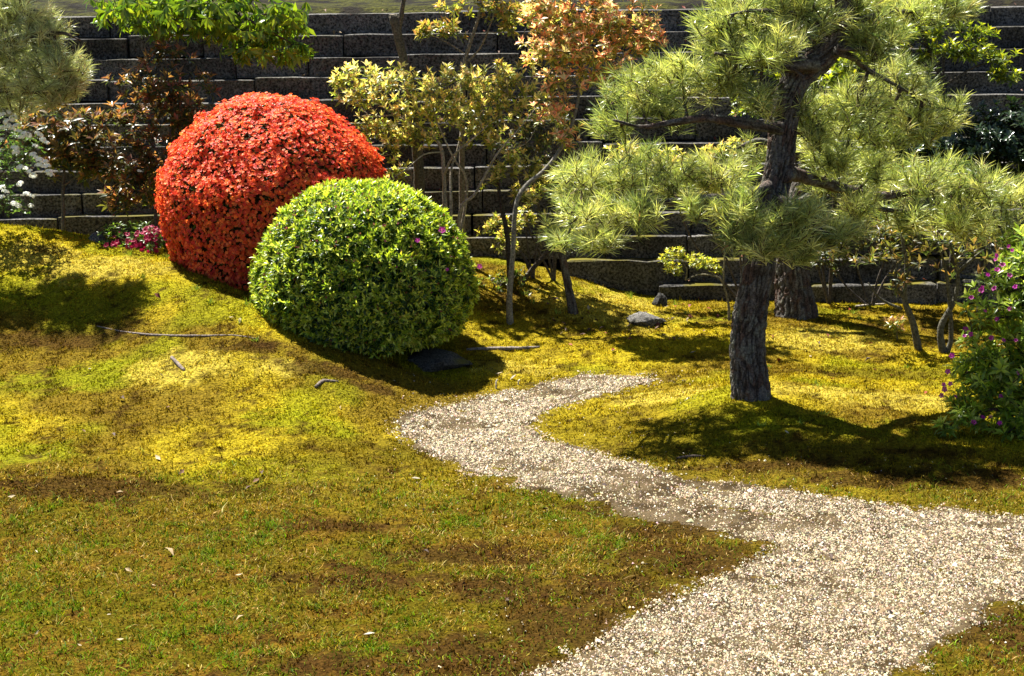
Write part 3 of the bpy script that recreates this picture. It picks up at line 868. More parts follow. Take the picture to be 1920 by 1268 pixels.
def plant(name, label, cat, base, stems, blobs, n, k=6, L=(.06, .09), wl=.36, young=None, old=None, ya=.6, oa=1.2, droop=0., col=(.10, .085, .07),
          mat=None, group=None, own=0, twig=.0035, up=.8, fold=.25, curl=.15, oldk=None, names=('trunk', 'branch'), twigs=True):
    mat = mat or M_leaf
    base = np.asarray(base, float)
    t = thing(name, label, cat, base, group)
    samp = []
    for si, (pts, rad) in enumerate(stems):
        pts = [np.asarray(q, float) for q in pts]
        mb = MB(); mb.add(*tube(pts, rad, 9 if max(rad) > .02 else 6, .05, .14, col, seed=si + len(name)))
        mb.build(names[0] if si == 0 else names[1], M_bark, t, base, True)
        Q, R = spline(pts, rad, .06); samp.append(Q[len(Q) // 3:] if len(stems) > 1 else Q[len(Q) // 2:])
    if not blobs: return t
    p, out = blob_points(n, blobs)
    ax = unit(out * .6 + np.array([0, 0, up]) + rng.normal(0, .25, p.shape))
    S = np.concatenate(samp)
    # twigs from the nearest limb to every shoot
    if twigs:
        mbt = MB()
        nodes = S.copy()
        order = np.argsort(((p[:, None] - S[None]) ** 2).sum(-1).min(1))
        tv, tf = [], []
        ring = np.array([[1, 0], [-.5, .87], [-.5, -.87]])
        for i in order:
            e = p[i]
            dd = ((nodes - e) ** 2).sum(1) + np.clip(nodes[:, 2] - e[2], 0, 9) * .12
            s = nodes[np.argmin(dd)]
            ln = np.linalg.norm(e - s)
            mid = (s + e) * .5 + rng.normal(0, .06, 3) * ln + np.array([0, 0, -.06 * ln])
            r0 = twig * (1 + min(2.2, ln * 3.0))
            T = unit(e - s); xx, yy = ortho(T[None]); xx, yy = xx[0], yy[0]
            b = len(tv)
            for q, rr in ((s, r0), (mid, r0 * .75), (e + ax[i] * .01, r0 * .4)):
                for a, c_ in ring: tv.append(q + (xx * a + yy * c_) * rr)
            for rgi in (0, 3):
                for j in range(3):
                    a0, a1 = b + rgi + j, b + rgi + (j + 1) % 3
                    tf += [[a0, a1, a1 + 3], [a0, a1 + 3, a0 + 3]]
            if len(nodes) < 900 and ln > .05: nodes = np.vstack([nodes, mid[None], (s * .25 + mid * .75)[None]])
        mbt.add(np.array(tv), np.array(tf), np.array(col) * .9)
        mbt.build('twigs', M_bark, t, base, True, kind='stuff')
    mbl = MB()
    def put(cnt, ang, pal, off, tagown):
        b, d, nr = whorl(p + ax * off, ax, cnt, ang, .22)
        d = unit(d + np.array([0, 0, -droop]) * (1 + rng.normal(0, .3, (len(d), 1))))
        l = rng.uniform(L[0], L[1], len(b)); C = pick(pal, len(b), .18)
        w = l * wl * rng.uniform(.8, 1.15, len(b))
        ownidx = np.array([], int); rest = np.arange(len(b))
        if tagown and own:
            o = vis_order(b); ownidx, rest = o[:own], o[own:]
            piece_objects('leaf', leaf_protos('leaf', pal, mat, wl, fold, curl), b[ownidx], d[ownidx], nr[ownidx], l[ownidx], t, base, rng.integers(0, len(pal), len(ownidx)))
        add_leaves(mbl, b[rest], d[rest], nr[rest], l[rest], w[rest], C[rest], fold, curl)
    put(k, ya, young, .0, True)
    if old: put(oldk or k, oa, old, -.025, False)
    mbl.build('foliage', mat, t, base, kind='stuff')
    return t

BR_Y = [(.20, .075, .045), (.17, .09, .04), (.22, .11, .05), (.13, .085, .03)]
BR_O = [(.045, .06, .02), (.035, .05, .018), (.07, .07, .02), (.05, .045, .02)]
YE_Y = [(.50, .43, .16), (.54, .47, .24), (.44, .40, .11), (.48, .34, .14), (.36, .36, .07)]
YE_O = [(.14, .16, .025), (.22, .22, .04), (.08, .10, .02)]
OR_Y = [(.52, .21, .11), (.48, .17, .09), (.52, .33, .16), (.46, .38, .14), (.54, .27, .17), (.55, .45, .26)]
OR_O = [(.24, .24, .04), (.32, .29, .07), (.14, .16, .025), (.09, .10, .025)]
DK = [(.020, .040, .018), (.030, .052, .022), (.026, .045, .016), (.04, .06, .025)]

def gp(u, v): return G(u, v)
def col_pts(px, Y, ydrift=0.0):
    return [P(u, v, Y + ydrift * i / max(1, len(px) - 1)) for i, (u, v) in enumerate(px)]
def ground_under(u, Y):
    x = (u - 960) / FPX * Y
    x = P(u, 450, Y)[0]
    return np.array([x, Y, ht(x, Y) - .03])

def shrub_left_tall():
    Y = 14.95; g = ground_under(300, Y)
    plant('red_leaf_shrub', 'tall shrub with dull red young leaves between stone wall and red azalea', 'shrub', g,
          [([g] + col_pts([(292, 390), (312, 300), (322, 220), (315, 150), (308, 95)], Y), [.022, .018, .015, .012, .009, .005]),
           ([P(312, 300, Y)] + col_pts([(270, 255), (238, 215), (230, 150)], Y), [.01, .008, .006, .004]),
           ([P(322, 220, Y)] + col_pts([(355, 190), (385, 150)], Y), [.01, .007, .004])],
          [(318, 100, Y, 62, 26, .25), (300, 160, Y - .1, 112, 36, .3), (235, 235, Y, 60, 44, .25), (340, 215, Y, 62, 48, .25), (275, 295, Y, 60, 40, .25), (240, 330, Y, 40, 30, .2), (285, 350, Y, 30, 36, .2), (225, 375, Y, 40, 30, .2)],
          250, 6, (.07, .105), .34, BR_Y, BR_O, .75, 1.35, .05)
def shrub_left_low():
    Y = 14.6; g = ground_under(120, Y)
    plant('brown_leaf_shrub', 'low shrub with brownish leaf rosettes behind the white flowering bush', 'shrub', g,
          [([g] + col_pts([(118, 360), (124, 290), (140, 235)], Y), [.02, .015, .011, .006]),
           ([P(118, 350, Y)] + col_pts([(170, 310), (205, 280)], Y), [.009, .007, .004]),
           ([P(124, 290, Y)] + col_pts([(80, 240), (50, 215)], Y), [.009, .007, .004])],
          [(105, 235, Y, 85, 36, .25), (155, 270, Y, 80, 40, .25), (190, 315, Y, 60, 36, .25), (60, 260, Y, 55, 40, .2), (120, 320, Y, 40, 20, .2)],
          150, 6, (.08, .115), .36, [(.20, .115, .045), (.16, .10, .035), (.13, .10, .03), (.18, .085, .05)], BR_O, .8, 1.35, .05)
shrub_left_tall(); shrub_left_low()

def yellow_shrub():
    Y = 14.75; g = ground_under(845, Y)
    s = lambda a, r, Yd=0: (col_pts(a, Y, Yd), r)
    st = [([g] + col_pts([(835, 400), (832, 330), (826, 275), (795, 245), (742, 216), (700, 190)], Y), [.024, .022, .019, .016, .012, .008, .004]),
          s([(832, 330), (850, 292), (885, 262), (915, 235)], [.014, .012, .008, .004], -.3),
          ([g] + col_pts([(846, 385), (846, 320), (858, 280), (872, 210), (880, 160)], Y, .3), [.018, .014, .012, .01, .007, .004]),
          ([g] + col_pts([(872, 390), (873, 332), (850, 296), (820, 230)], Y, -.2), [.018, .016, .013, .01, .005]),
          ([g + np.array([.1, -.1, 0])] + col_pts([(862, 398), (890, 365), (912, 325), (935, 285), (975, 240), (1003, 205)], Y - .2, -.1), [.02, .018, .015, .012, .009, .006, .004]),
          s([(832, 285), (795, 290), (765, 315), (735, 335)], [.009, .007, .005, .003], -.4),
          s([(740, 216), (690, 215), (660, 175)], [.008, .006, .003], .1),
          s([(935, 285), (985, 270), (1005, 240)], [.007, .005, .003])]
    bl = [(680, 165, Y, 58, 48, .3), (650, 140, Y, 30, 26, .2), (755, 160, Y, 85, 48, .4), (860, 165, Y, 105, 48, .4), (955, 170, Y, 75, 50, .3), (715, 235, Y, 55, 40, .3), (820, 210, Y, 85, 36, .3),
          (905, 225, Y, 90, 36, .3), (995, 200, Y, 30, 36, .2), (725, 285, Y, 36, 26, .2), (915, 265, Y, 50, 16, .2), (750, 320, Y, 30, 16, .2), (780, 255, Y, 50, 26, .2)]
    plant('yellow_leaf_shrub', 'many stemmed shrub with pale yellow leaves on bare grey branches', 'shrub', g, st, bl, 520, 5, (.05, .085), .36, YE_Y, YE_O, .55, 1.25, .0, (.30, .26, .20), own=300, twig=.0028, mat=M_bright)
yellow_shrub()

def pruned_tree():
    Y = 15.0; g = ground_under(788, Y)
    t = plant('pruned_tree', 'pruned tree with sawn off stub and one thin leader', 'tree', g,
              [([g] + col_pts([(786, 390), (785, 320), (775, 220), (758, 120), (748, 75), (736, 28)], Y), [.06, .055, .05, .045, .04, .042, .04]),
               (col_pts([(746, 60), (752, 30), (757, 0), (770, -60), (760, -130)], Y), [.03, .024, .02, .016, .008])],
              [(765, -140, Y, 90, 40, .4), (720, -110, Y, 50, 30, .3)], 60, 6, (.06, .09), .36, YE_Y, YE_O, .6, 1.2, 0, (.085, .075, .055))
    # pale sawn face
    c = P(736, 28, Y); n = 14
    a = np.linspace(0, 6.283, n, endpoint=False)
    V = np.vstack([c + np.array([0, -.002, .006]), c[None] + np.stack([np.cos(a) * .036, np.sin(a) * .036, np.full(n, .004)], 1)])
    mb = MB(); mb.add(V, [[0, i + 1, (i + 1) % n + 1] for i in range(n)], (.4, .34, .26)); mb.build('sawn_face', M_bark, t, g)
pruned_tree()

def upper_tree():
    Y = 15.1; g = ground_under(868, Y)
    plant('sparse_tree', 'sparse tree with yellow green leaf tufts above the yellow shrub', 'tree', g,
          [([g] + col_pts([(866, 350), (868, 170), (872, 115), (888, 62), (900, 20), (905, -40)], Y), [.03, .028, .024, .02, .016, .012, .006]),
           (col_pts([(872, 120), (900, 90), (918, 50), (935, 0)], Y, -.2), [.012, .010, .008, .004]),
           (col_pts([(905, 60), (945, 62), (978, 68), (985, 55)], Y, -.2), [.007, .006, .005, .003]),
           (col_pts([(870, 100), (835, 78), (800, 62)], Y), [.009, .007, .004]),
           (col_pts([(870, 165), (930, 120), (920, 145)], Y), [.006, .005, .003])],
          [(828, 52, Y, 46, 14, .2), (905, 12, Y, 88, 22, .3), (965, 35, Y, 55, 26, .3), (800, 60, Y, 22, 12, .15), (850, 62, Y, 34, 12, .2), (900, -50, Y, 90, 40, .3), (945, 130, Y, 30, 14, .2)],
          150, 6, (.055, .085), .38, [(.28, .20, .06), (.33, .26, .09), (.22, .20, .04), (.30, .15, .07)], YE_O, .7, 1.3, .05, (.17, .145, .11), twig=.003)
upper_tree()

def red_tip_tree():
    g = gp(957, 606); Y = g[1]
    g = g - np.array([0, 0, .03])
    st = [([g] + col_pts([(955, 560), (962, 470), (967, 388), (985, 350), (1018, 322), (1044, 290), (1070, 240), (1085, 180), (1092, 110), (1100, 40)], Y, .5), [.033, .028, .023, .020, .021, .019, .018, .016, .013, .010, .006]),
          (col_pts([(1085, 180), (1130, 130), (1190, 95), (1230, 75)], Y + .4), [.011, .009, .007, .004]),
          (col_pts([(1075, 230), (1050, 170), (1030, 110), (1010, 60)], Y + .4), [.012, .009, .007, .004]),
          (col_pts([(1092, 110), (1140, 60), (1180, 20)], Y + .5), [.01, .007, .004])]
    bl = [(1075, 35, Y + .5, 100, 46, .45), (1165, 45, Y + .5, 90, 46, .45), (1030, 90, Y + .4, 58, 44, .35), (1105, 95, Y + .4, 100, 42, .45), (1215, 80, Y + .4, 48, 26, .3), (1060, 150, Y + .4, 58, 32, .35),
          (1035, 205, Y + .4, 42, 26, .3), (1055, 255, Y + .3, 28, 26, .25), (1125, 140, Y + .4, 42, 24, .3), (1010, 20, Y + .5, 50, 30, .35), (1120, -40, Y + .5, 140, 40, .5)]
    plant('red_tip_tree', 'slender tree on curving grey trunk with orange red leaf tips', 'tree', g, st, bl, 640, 6, (.055, .085), .34, OR_Y, OR_O, .7, 1.3, .08, (.17, .155, .13), own=300, twig=.0028, mat=M_bright)
red_tip_tree()

def dark_sapling():
    g = gp(957, 540) - np.array([0, 0, .03]); Y = g[1]
    plant('dark_stemmed_sapling', 'sapling with dark stem and sparse yellow leaves beside the curving trunk', 'sapling', g,
          [([g] + col_pts([(952, 450), (940, 385), (932, 330), (930, 290)], Y, .1), [.028, .024, .02, .014, .008]),
           (col_pts([(938, 370), (975, 345), (1000, 320)], Y), [.008, .006, .004]), (col_pts([(945, 400), (970, 380), (985, 372)], Y), [.007, .005, .003])],
          [(945, 320, Y, 40, 28, .2), (995, 315, Y, 28, 22, .2), (985, 365, Y, 30, 18, .2), (915, 345, Y, 24, 14, .2), (960, 300, Y, 30, 14, .2)], 60, 5, (.05, .075), .36, YE_Y, YE_O, .6, 1.2, .05, (.05, .04, .032))
dark_sapling()

def leaning_stem():
    g = gp(972, 533) - np.array([0, 0, .03]); Y = g[1]
    mb = MB(); mb.add(*tube([g] + col_pts([(998, 505), (1030, 470), (1062, 428)], Y), [.026, .023, .02, .014], 8, .04, .15, (.07, .055, .04)))
    o = mb.build('leaning_stem', M_bark, None, g, True); tag(o, 'bare dark stem leaning out beside the slender grey trunk', 'stem')
leaning_stem()

def little_shrub():
    g = gp(1367, 602) - np.array([0, 0, .02]); Y = g[1]
    plant('small_yellow_shrub', 'small bent shrub with yellow leaves beside the big pine trunk', 'shrub', g,
          [([g] + col_pts([(1366, 570), (1354, 528), (1340, 518), (1310, 515), (1285, 526)], Y, -.1), [.014, .012, .010, .008, .006, .004]),
           (col_pts([(1285, 526), (1288, 505), (1275, 485)], Y), [.006, .005, .003]), (col_pts([(1356, 535), (1358, 490), (1359, 455)], Y), [.009, .008, .005]),
           (col_pts([(1340, 518), (1325, 500), (1318, 480)], Y), [.005, .004, .003])],
          [(1258, 482, Y, 30, 12, .12), (1292, 474, Y, 28, 10, .12), (1318, 492, Y, 26, 12, .12), (1262, 506, Y, 22, 12, .12), (1342, 500, Y, 18, 14, .1)], 62, 5, (.035, .055), .42,
          [(.40, .36, .05), (.34, .33, .05), (.28, .30, .05)], YE_O, .7, 1.3, 0, (.17, .15, .10), twig=.0022)
little_shrub()

def right_saplings():
    cfg = [('forked sapling with brown leaf rosettes beside the broad back pine', (1724, 656), [[(1712, 605), (1696, 560), (1700, 500), (1692, 440), (1700, 400)], [(1696, 560), (1678, 530), (1682, 490), (1660, 455)], [(1690, 580), (1650, 560), (1628, 530)]],
            [(1692, 440, 42, 20), (1700, 478, 44, 20), (1625, 488, 40, 14), (1690, 520, 38, 16), (1665, 545, 26, 10), (1650, 430, 30, 16)]),
           ('crooked sapling with brown leaf rosettes next to the purple azalea', (1770, 662), [[(1764, 615), (1790, 562), (1796, 510), (1780, 450)], [(1783, 640), (1780, 560), (1772, 500), (1755, 450)], [(1796, 510), (1830, 480), (1850, 465)]],
            [(1775, 462, 46, 20), (1830, 472, 40, 22), (1752, 490, 40, 18), (1800, 505, 40, 18), (1850, 440, 36, 20), (1735, 440, 30, 16)])]
    for lab, gpx, sts, bls in cfg:
        g = gp(*gpx) - np.array([0, 0, .03]); Y = g[1]
        st = [([g] + col_pts(sts[0], Y), list(np.linspace(.034, .008, len(sts[0]) + 1)))] + [(col_pts(s, Y), list(np.linspace(.016, .005, len(s)))) for s in sts[1:]]
        if gpx[0] == 1770: st[1] = ([g] + st[1][0], list(np.linspace(.026, .006, len(st[1][0]) + 1)))
        plant('brown_leaf_sapling', lab, 'sapling', g, st, [(u, v, Y, a, b, .25) for u, v, a, b in bls], 30, 5, (.06, .10), .30,
              [(.15, .11, .04), (.14, .14, .04), (.18, .11, .05)], BR_O, .65, 1.25, .05, (.085, .08, .06))
    # seedling on the moss
    g = gp(1683, 640); Y = g[1]
    plant('seedling', 'small seedling with pale orange leaves at the sapling foot', 'seedling', g, [([g - np.array([0, 0, .02])] + col_pts([(1682, 615), (1690, 598)], Y), [.006, .005, .003])],
          [(1680, 608, Y, 26, 16, .08)], 14, 4, (.05, .08), .36, [(.40, .27, .10), (.36, .20, .08)], [(.14, .16, .03)], .8, 1.2, 0, (.12, .1, .06))
right_saplings()

def camellia():
    Y = 14.7; g = ground_under(1850, Y)
    plant('dark_camellia', 'dark glossy evergreen shrub behind the pine in front of wall', 'shrub', g,
          [([g] + col_pts([(1850, 430), (1840, 330), (1830, 250)], Y), [.05, .045, .035, .02]), (col_pts([(1845, 380), (1780, 320), (1700, 270)], Y), [.025, .02, .01]), (col_pts([(1840, 330), (1890, 260), (1930, 220)], Y), [.02, .015, .008])],
          [(1880, 245, Y, 85, 55, .4), (1700, 265, Y, 95, 38, .35), (1800, 285, Y, 110, 50, .4), (1640, 262, Y, 40, 30, .3), (1930, 300, Y, 70, 60, .4), (1850, 350, Y, 90, 40, .4), (1960, 220, Y, 60, 50, .4)],
          560, 7, (.055, .085), .48, DK, DK, .9, 1.5, .1, (.05, .045, .04), mat=M_gloss)
camellia()

def lime_shrub():
    Y = 15.3; g = np.array([P(1790, 400, Y)[0], Y, WZ0 + .02])
    pal = [(.24, .27, .018), (.30, .32, .022), (.19, .22, .016), (.14, .18, .015)]
    plant('lime_leaf_tree', 'tree with lime green leaves before the upper right stone courses', 'tree', g,
          [([g] + col_pts([(1790, 420), (1775, 300), (1768, 165), (1738, 85), (1722, 35), (1712, -30)], Y), [.035, .033, .03, .024, .02, .015, .008]),
           (col_pts([(1735, 60), (1765, 25), (1790, 0)], Y), [.012, .01, .006]), (col_pts([(1768, 150), (1775, 95), (1820, 75), (1860, 65)], Y), [.012, .01, .008, .004]),
           (col_pts([(1770, 160), (1830, 125), (1880, 115)], Y), [.012, .009, .004]), (col_pts([(1740, 90), (1700, 60), (1670, 45)], Y), [.01, .007, .004])],
          [(1690, 48, Y, 40, 22, .3), (1760, 58, Y, 56, 20, .3), (1805, 95, Y, 80, 24, .3), (1868, 108, Y, 46, 20, .3), (1885, 142, Y, 34, 12, .2), (1730, 100, Y, 40, 24, .25), (1590, 120, Y, 40, 26, .3), (1840, 60, Y, 50, 18, .3), (1700, -40, Y, 120, 30, .4)],
          230, 6, (.06, .09), .38, pal, [(.08, .11, .015), (.06, .085, .014)], .7, 1.3, .05, (.06, .05, .04))
lime_shrub()

def wall_foot_plants():
    cfg = [('low_shrub', 'low shrub with small olive leaves behind the slender curving trunk', (1000, 505), 14.9, [(985, 400, 40, 30), (950, 440, 40, 36), (1010, 350, 26, 30), (920, 420, 30, 30)], 70, YE_Y, YE_O, (.04, .065)),
           ('low_shrub', 'leafy green undergrowth on the slope right of the green azalea', (935, 545), 14.6, [(925, 530, 34, 16), (960, 520, 36, 16), (990, 545, 24, 12), (905, 545, 20, 14)], 70, [(.07, .11, .02), (.10, .13, .025), (.12, .10, .03)], None, (.035, .06)),
           ('wall_shrub', 'yellow leaved shrub half hidden behind the left pine boughs', (1400, 560), 15.0, [(1395, 275, 44, 18), (1340, 285, 30, 12), (1250, 300, 60, 26), (1180, 290, 50, 20)], 110, YE_Y, YE_O, (.045, .07)),
           ('wall_shrub', 'lime leaved shrub seen through the pine crown', (1560, 565), 15.1, [(1590, 120, 44, 26), (1570, 150, 40, 22), (1480, 130, 50, 26), (1420, 200, 50, 30)], 110, [(.22, .26, .018), (.28, .30, .022), (.16, .19, .015)], [(.07, .10, .015)], (.05, .08)),
           ('wall_shrub', 'dusky green shrub against the wall right of the broad back pine', (1640, 566), 15.0, [(1600, 430, 50, 36), (1680, 450, 60, 40), (1560, 480, 36, 30), (1760, 430, 60, 36)], 130, [(.06, .075, .02), (.09, .09, .025), (.12, .08, .03)], BR_O, (.05, .08)),
           ('wall_shrub', 'dark leaved shrub rising between the pale shrub and orange tipped tree', (1040, 505), 15.0, [(1000, 250, 40, 40), (1030, 320, 36, 30), (960, 280, 36, 30), (1060, 230, 30, 26)], 90, [(.10, .085, .03), (.16, .10, .04), (.08, .09, .025)], BR_O, (.05, .08))]
    for name, lab, gpx, Y, bls, n, y_, o_, L in cfg:
        g = ground_under(gpx[0], Y)
        st = []
        for i, b in enumerate(bls):
            c = P(b[0], b[1], Y)
            mid = g * .5 + c * .5 + np.array([(c[0] - g[0]) * .2 * (-1) ** i, 0, 0])
            st.append(([g, mid, c], [.014, .010, .004]))
        plant(name, lab, 'shrub', g, st, [(u, v, Y, a, b, .22) for u, v, a, b in bls], n, 6, L, .36, y_, o_, .75, 1.3, .05, (.075, .062, .05), twig=.0025)
wall_foot_plants()
def drooping_tree():
    Y = 14.9
    gx_ = P(330, 0, 17.7)[0]; zb = WZ0 + 12 * RISE + WSL * gx_ + .07
    g = np.array([gx_, 17.8, zb])
    top = np.array([gx_ + .05, 17.6, zb + 1.1])
    st = [([g - np.array([0, 0, .1]), g + np.array([.03, -.05, .5]), top, top + np.array([-.1, -.1, .9])], [.10, .085, .075, .04]),
          ([top - np.array([0, 0, .2]), P(380, -60, 16.6), P(430, 10, 15.2), P(480, 45, 14.8), P(545, 80, 14.8)], [.04, .03, .02, .014, .006]),
          ([top - np.array([0, 0, .3]), P(300, -70, 16.6), P(260, -5, 15.2), P(220, 18, 14.9)], [.035, .028, .016, .006]),
          ([P(430, 10, 15.2), P(370, 35, 14.9), P(300, 45, 14.8)], [.014, .010, .005]),
          ([P(480, 30, 14.85), P(560, 20, 14.8), P(570, 55, 14.8)], [.012, .008, .004])]
    bl = [(240, 12, Y, 80, 26, .3), (330, 28, Y, 90, 34, .35), (420, 35, Y, 100, 42, .35), (500, 60, Y, 60, 38, .3), (540, 30, Y, 45, 40, .3), (490, 92, Y, 66, 22, .3), (555, 92, Y, 30, 24, .2), (200, 25, Y, 30, 18, .2), (290, 45, Y, 60, 20, .25), (380, -40, Y + .3, 180, 40, .5), (450, 85, Y, 40, 16, .2)]
    pal = [(.10, .165, .012), (.14, .20, .014), (.20, .25, .020), (.06, .11, .012)]
    plant('drooping_leaf_tree', 'tree with drooping bright green leaves hanging over the stone wall', 'tree', g, st, bl, 520, 6, (.10, .145), .30, pal, None, 1.35, 1.4, .95, 0 and .1 or (.05, .04, .03), own=300, up=.15, fold=.15, curl=.12)
drooping_tree()

# ------------------------------------------------------------------ azaleas that are not clipped
def purple_azalea():
    g = gp(1905, 842); Y = g[1] + .36
    g = np.array([P(1930, 800, Y)[0], Y, ht(P(1930, 800, Y)[0], Y) - .03])
    pal = [(.20, .27, .024), (.26, .33, .035), (.15, .22, .02), (.34, .38, .07)]
    bl = [(1935, 490, Y, 75, 70, .5), (1918, 580, Y, 108, 75, .55), (1900, 680, Y, 118, 75, .55), (1905, 760, Y, 112, 75, .5), (1850, 700, Y, 60, 60, .3), (1800, 770, Y - .1, 34, 36, .15), (1775, 800, Y - .1, 20, 16, .1), (1890, 810, Y, 60, 30, .3), (2020, 640, Y, 120, 190, .6)]
    t = plant('purple_azalea', 'loose leafy azalea with purple blossoms and buds', 'azalea', g,
              [([g] + col_pts([(1925, 740), (1915, 640), (1925, 540)], Y), [.03, .025, .018, .008]), ([g] + col_pts([(1880, 770), (1830, 775), (1790, 790)], Y - .1), [.018, .012, .009, .005]),
               ([g] + col_pts([(1900, 740), (1870, 690), (1850, 660)], Y), [.016, .012, .008, .004]), ([g] + col_pts([(1980, 700), (2010, 600)], Y), [.02, .012, .006])],
              [(b[0], b[1], b[2], b[3], b[4], b[5] * .7) for b in bl], 950, 6, (.06, .095), .28, pal, [(.09, .14, .02), (.12, .17, .025)], .75, 1.35, 0.05, (.06, .045, .035), own=300, mat=M_bright)
    pm = flower_protos('blossom', [(.42, .03, .30), (.34, .02, .22), (.25, .02, .16)], M_petal, 5, .9, .8)
    for (u, v) in [(1893, 463), (1867, 480), (1870, 487), (1880, 500), (1869, 509), (1851, 517), (1845, 541), (1866, 543), (1892, 519), (1905, 540), (1838, 548), (1895, 580), (1870, 600), (1845, 585), (1822, 560), (1810, 620), (1808, 632), (1822, 628),
                   (1786, 668), (1777, 698), (1768, 722), (1770, 731), (1783, 720), (1766, 743), (1790, 745), (1825, 795), (1840, 785), (1858, 783), (1875, 745), (1875, 795), (1905, 640), (1912, 700), (1860, 635), (1900, 470), (1880, 640)]:
        q = P(u, v, Y - .28 + rng.uniform(-.15, .1)); s = rng.uniform(.014, .025)
        a = unit(np.array([[rng.normal(-.2, .4), -.6, rng.uniform(.2, .9)]])); x, _ = ortho(a)
        piece_objects('blossom', pm, q[None], a, x, np.array([s]), t, g, [int(rng.integers(0, 3))])
purple_azalea()

def crimson_azalea():
    g = gp(262, 480); Y = g[1] + .35; g = np.array([P(250, 470, Y)[0], Y, ht(P(250, 470, Y)[0], Y) - .02])
    t = plant('crimson_azalea', 'low azalea with crimson flowers tucked beside the red dome', 'azalea', g,
              [([g] + col_pts([(245, 450), (240, 430)], Y), [.015, .01, .006]), ([g] + col_pts([(285, 450), (300, 440)], Y), [.012, .008, .004])],
              [(235, 440, Y, 45, 26, .25), (285, 445, Y, 45, 28, .25), (215, 460, Y, 30, 16, .2), (270, 470, Y, 50, 14, .2)], 190, 6, (.04, .06), .32, [(.07, .12, .02), (.10, .15, .025), (.05, .09, .015)], None, 1.0, 1.2, 0, (.06, .05, .04))
    pal = [(.30, .008, .05), (.36, .012, .07), (.25, .006, .04)]
    pm = flower_protos('blossom', pal, M_petal, 5, .4, .8)
    p, out = blob_points(120, [(265, 455, Y - .12, 52, 28, .2), (285, 440, Y - .12, 30, 16, .2), (225, 458, Y - .12, 30, 16, .2)])
    a = unit(out * .5 + np.array([0, -.8, .6])); x, _ = ortho(a)
    piece_objects('blossom', pm, p, a, x, rng.uniform(.018, .028, len(p)), t, g, rng.integers(0, 3, len(p)))
crimson_azalea()

def spirea():
    Y = 14.0; g = ground_under(-30, Y)
    st = [([g] + col_pts(a, Y), [.01, .008, .006, .003]) for a in ([(-20, 330), (20, 250), (75, 250)], [(-10, 350), (40, 290), (92, 310)], [(0, 380), (30, 350), (60, 385)], [(-40, 300), (-20, 230), (15, 215)])]
    t = plant('white_spirea', 'arching bush with clusters of white flowers on the moss mound', 'bush', g, st,
              [(15, 270, Y, 60, 50, .3), (45, 290, Y, 40, 40, .25), (5, 350, Y, 50, 50, .3), (-50, 300, Y, 60, 90, .3), (30, 385, Y, 30, 22, .2)], 420, 5, (.03, .045), .42, [(.06, .11, .03), (.08, .13, .04), (.045, .08, .025)], None, 1.0, 1.2, .1, (.06, .05, .04))
    px = [(4, 215), (18, 212), (25, 222), (12, 228), (30, 236), (5, 240), (22, 242), (35, 246), (45, 250), (52, 254), (40, 258), (14, 236), (76, 254), (80, 262), (86, 268), (70, 250), (28, 278), (30, 286), (62, 290), (68, 296), (74, 300), (78, 312), (84, 304),
          (88, 312), (92, 322), (94, 328), (72, 310), (38, 314), (48, 316), (56, 322), (62, 330), (4, 352), (10, 360), (3, 370), (38, 345), (50, 364), (60, 368), (26, 382), (34, 386), (58, 386), (2, 262), (-5, 230), (66, 274)]
    mb0 = MB()
    n = 34; d = rand_dirs(n); d[:, 2] = np.abs(d[:, 2]) * .8
    add_flowers(mb0, d * np.array([1, 1, .7]), d, np.full(n, .36), pick([(.78, .80, .76), (.7, .72, .66), (.82, .82, .8)], n, .05), 5, .1, .9)
    me = mesh_from('flower_cluster', np.concatenate(mb0.V), np.concatenate(mb0.F), np.concatenate(mb0.C)); me.materials.append(M_white)
    for u, v in px:
        q = P(u, v, Y - .36 + rng.uniform(-.06, .06))
        o = bpy.data.objects.new('flower_cluster', me); COL.objects.link(o); o.parent = t
        o.location = Vector(q - g); o.scale = [rng.uniform(.022, .035)] * 3; o.rotation_euler = (rng.uniform(-.3, .7), rng.uniform(-.3, .3), rng.uniform(0, 6))
spirea()

# ------------------------------------------------------------------ pines
NPAL = [(.122, .155, .046), (.182, .215, .062), (.048, .078, .030), (.29, .31, .095), (.46, .46, .20)]
def needles(mb, p, a, L, k, pal=None, wid=.0038):
    pal = pal or NPAL; n = len(p); a = unit(a); x, y = ortho(a)
    th = np.where(rng.uniform(0, 1, (n, k)) < .75, rng.uniform(.15, .95, (n, k)), rng.uniform(.7, 1.5, (n, k))); ph = rng.uniform(0, 6.283, (n, k))
    d = a[:, None] * np.cos(th)[..., None] + (x[:, None] * np.cos(ph)[..., None] + y[:, None] * np.sin(ph)[..., None]) * np.sin(th)[..., None]
    b = p[:, None] + a[:, None] * rng.uniform(-.13, .012, (n, k))[..., None]
    l = L * rng.uniform(.75, 1.12, (n, k))
    d = d.reshape(-1, 3); b = b.reshape(-1, 3); l = l.reshape(-1, 1)
    s = unit(np.cross(d, rand_dirs(len(d)))) * wid * .5
    sag = np.array([0, 0, -1.]) * l * .05
    V = np.stack([b - s, b + s, b + d * l * .6 + s * .8, b + d * l + sag], 1).reshape(-1, 3)
    F = (np.array([[0, 1, 2], [0, 2, 3]])[None] + (np.arange(len(d)) * 4)[:, None, None]).reshape(-1, 3)
    tc = (np.repeat(pick(pal, n, .15), k, 0) * .55 + .45 * pick(pal, len(d), .1)) * (1 + rng.normal(0, .2, (len(d), 1)))
    mb.add(V, F, np.repeat(np.clip(tc, .01, .6), 4, 0))

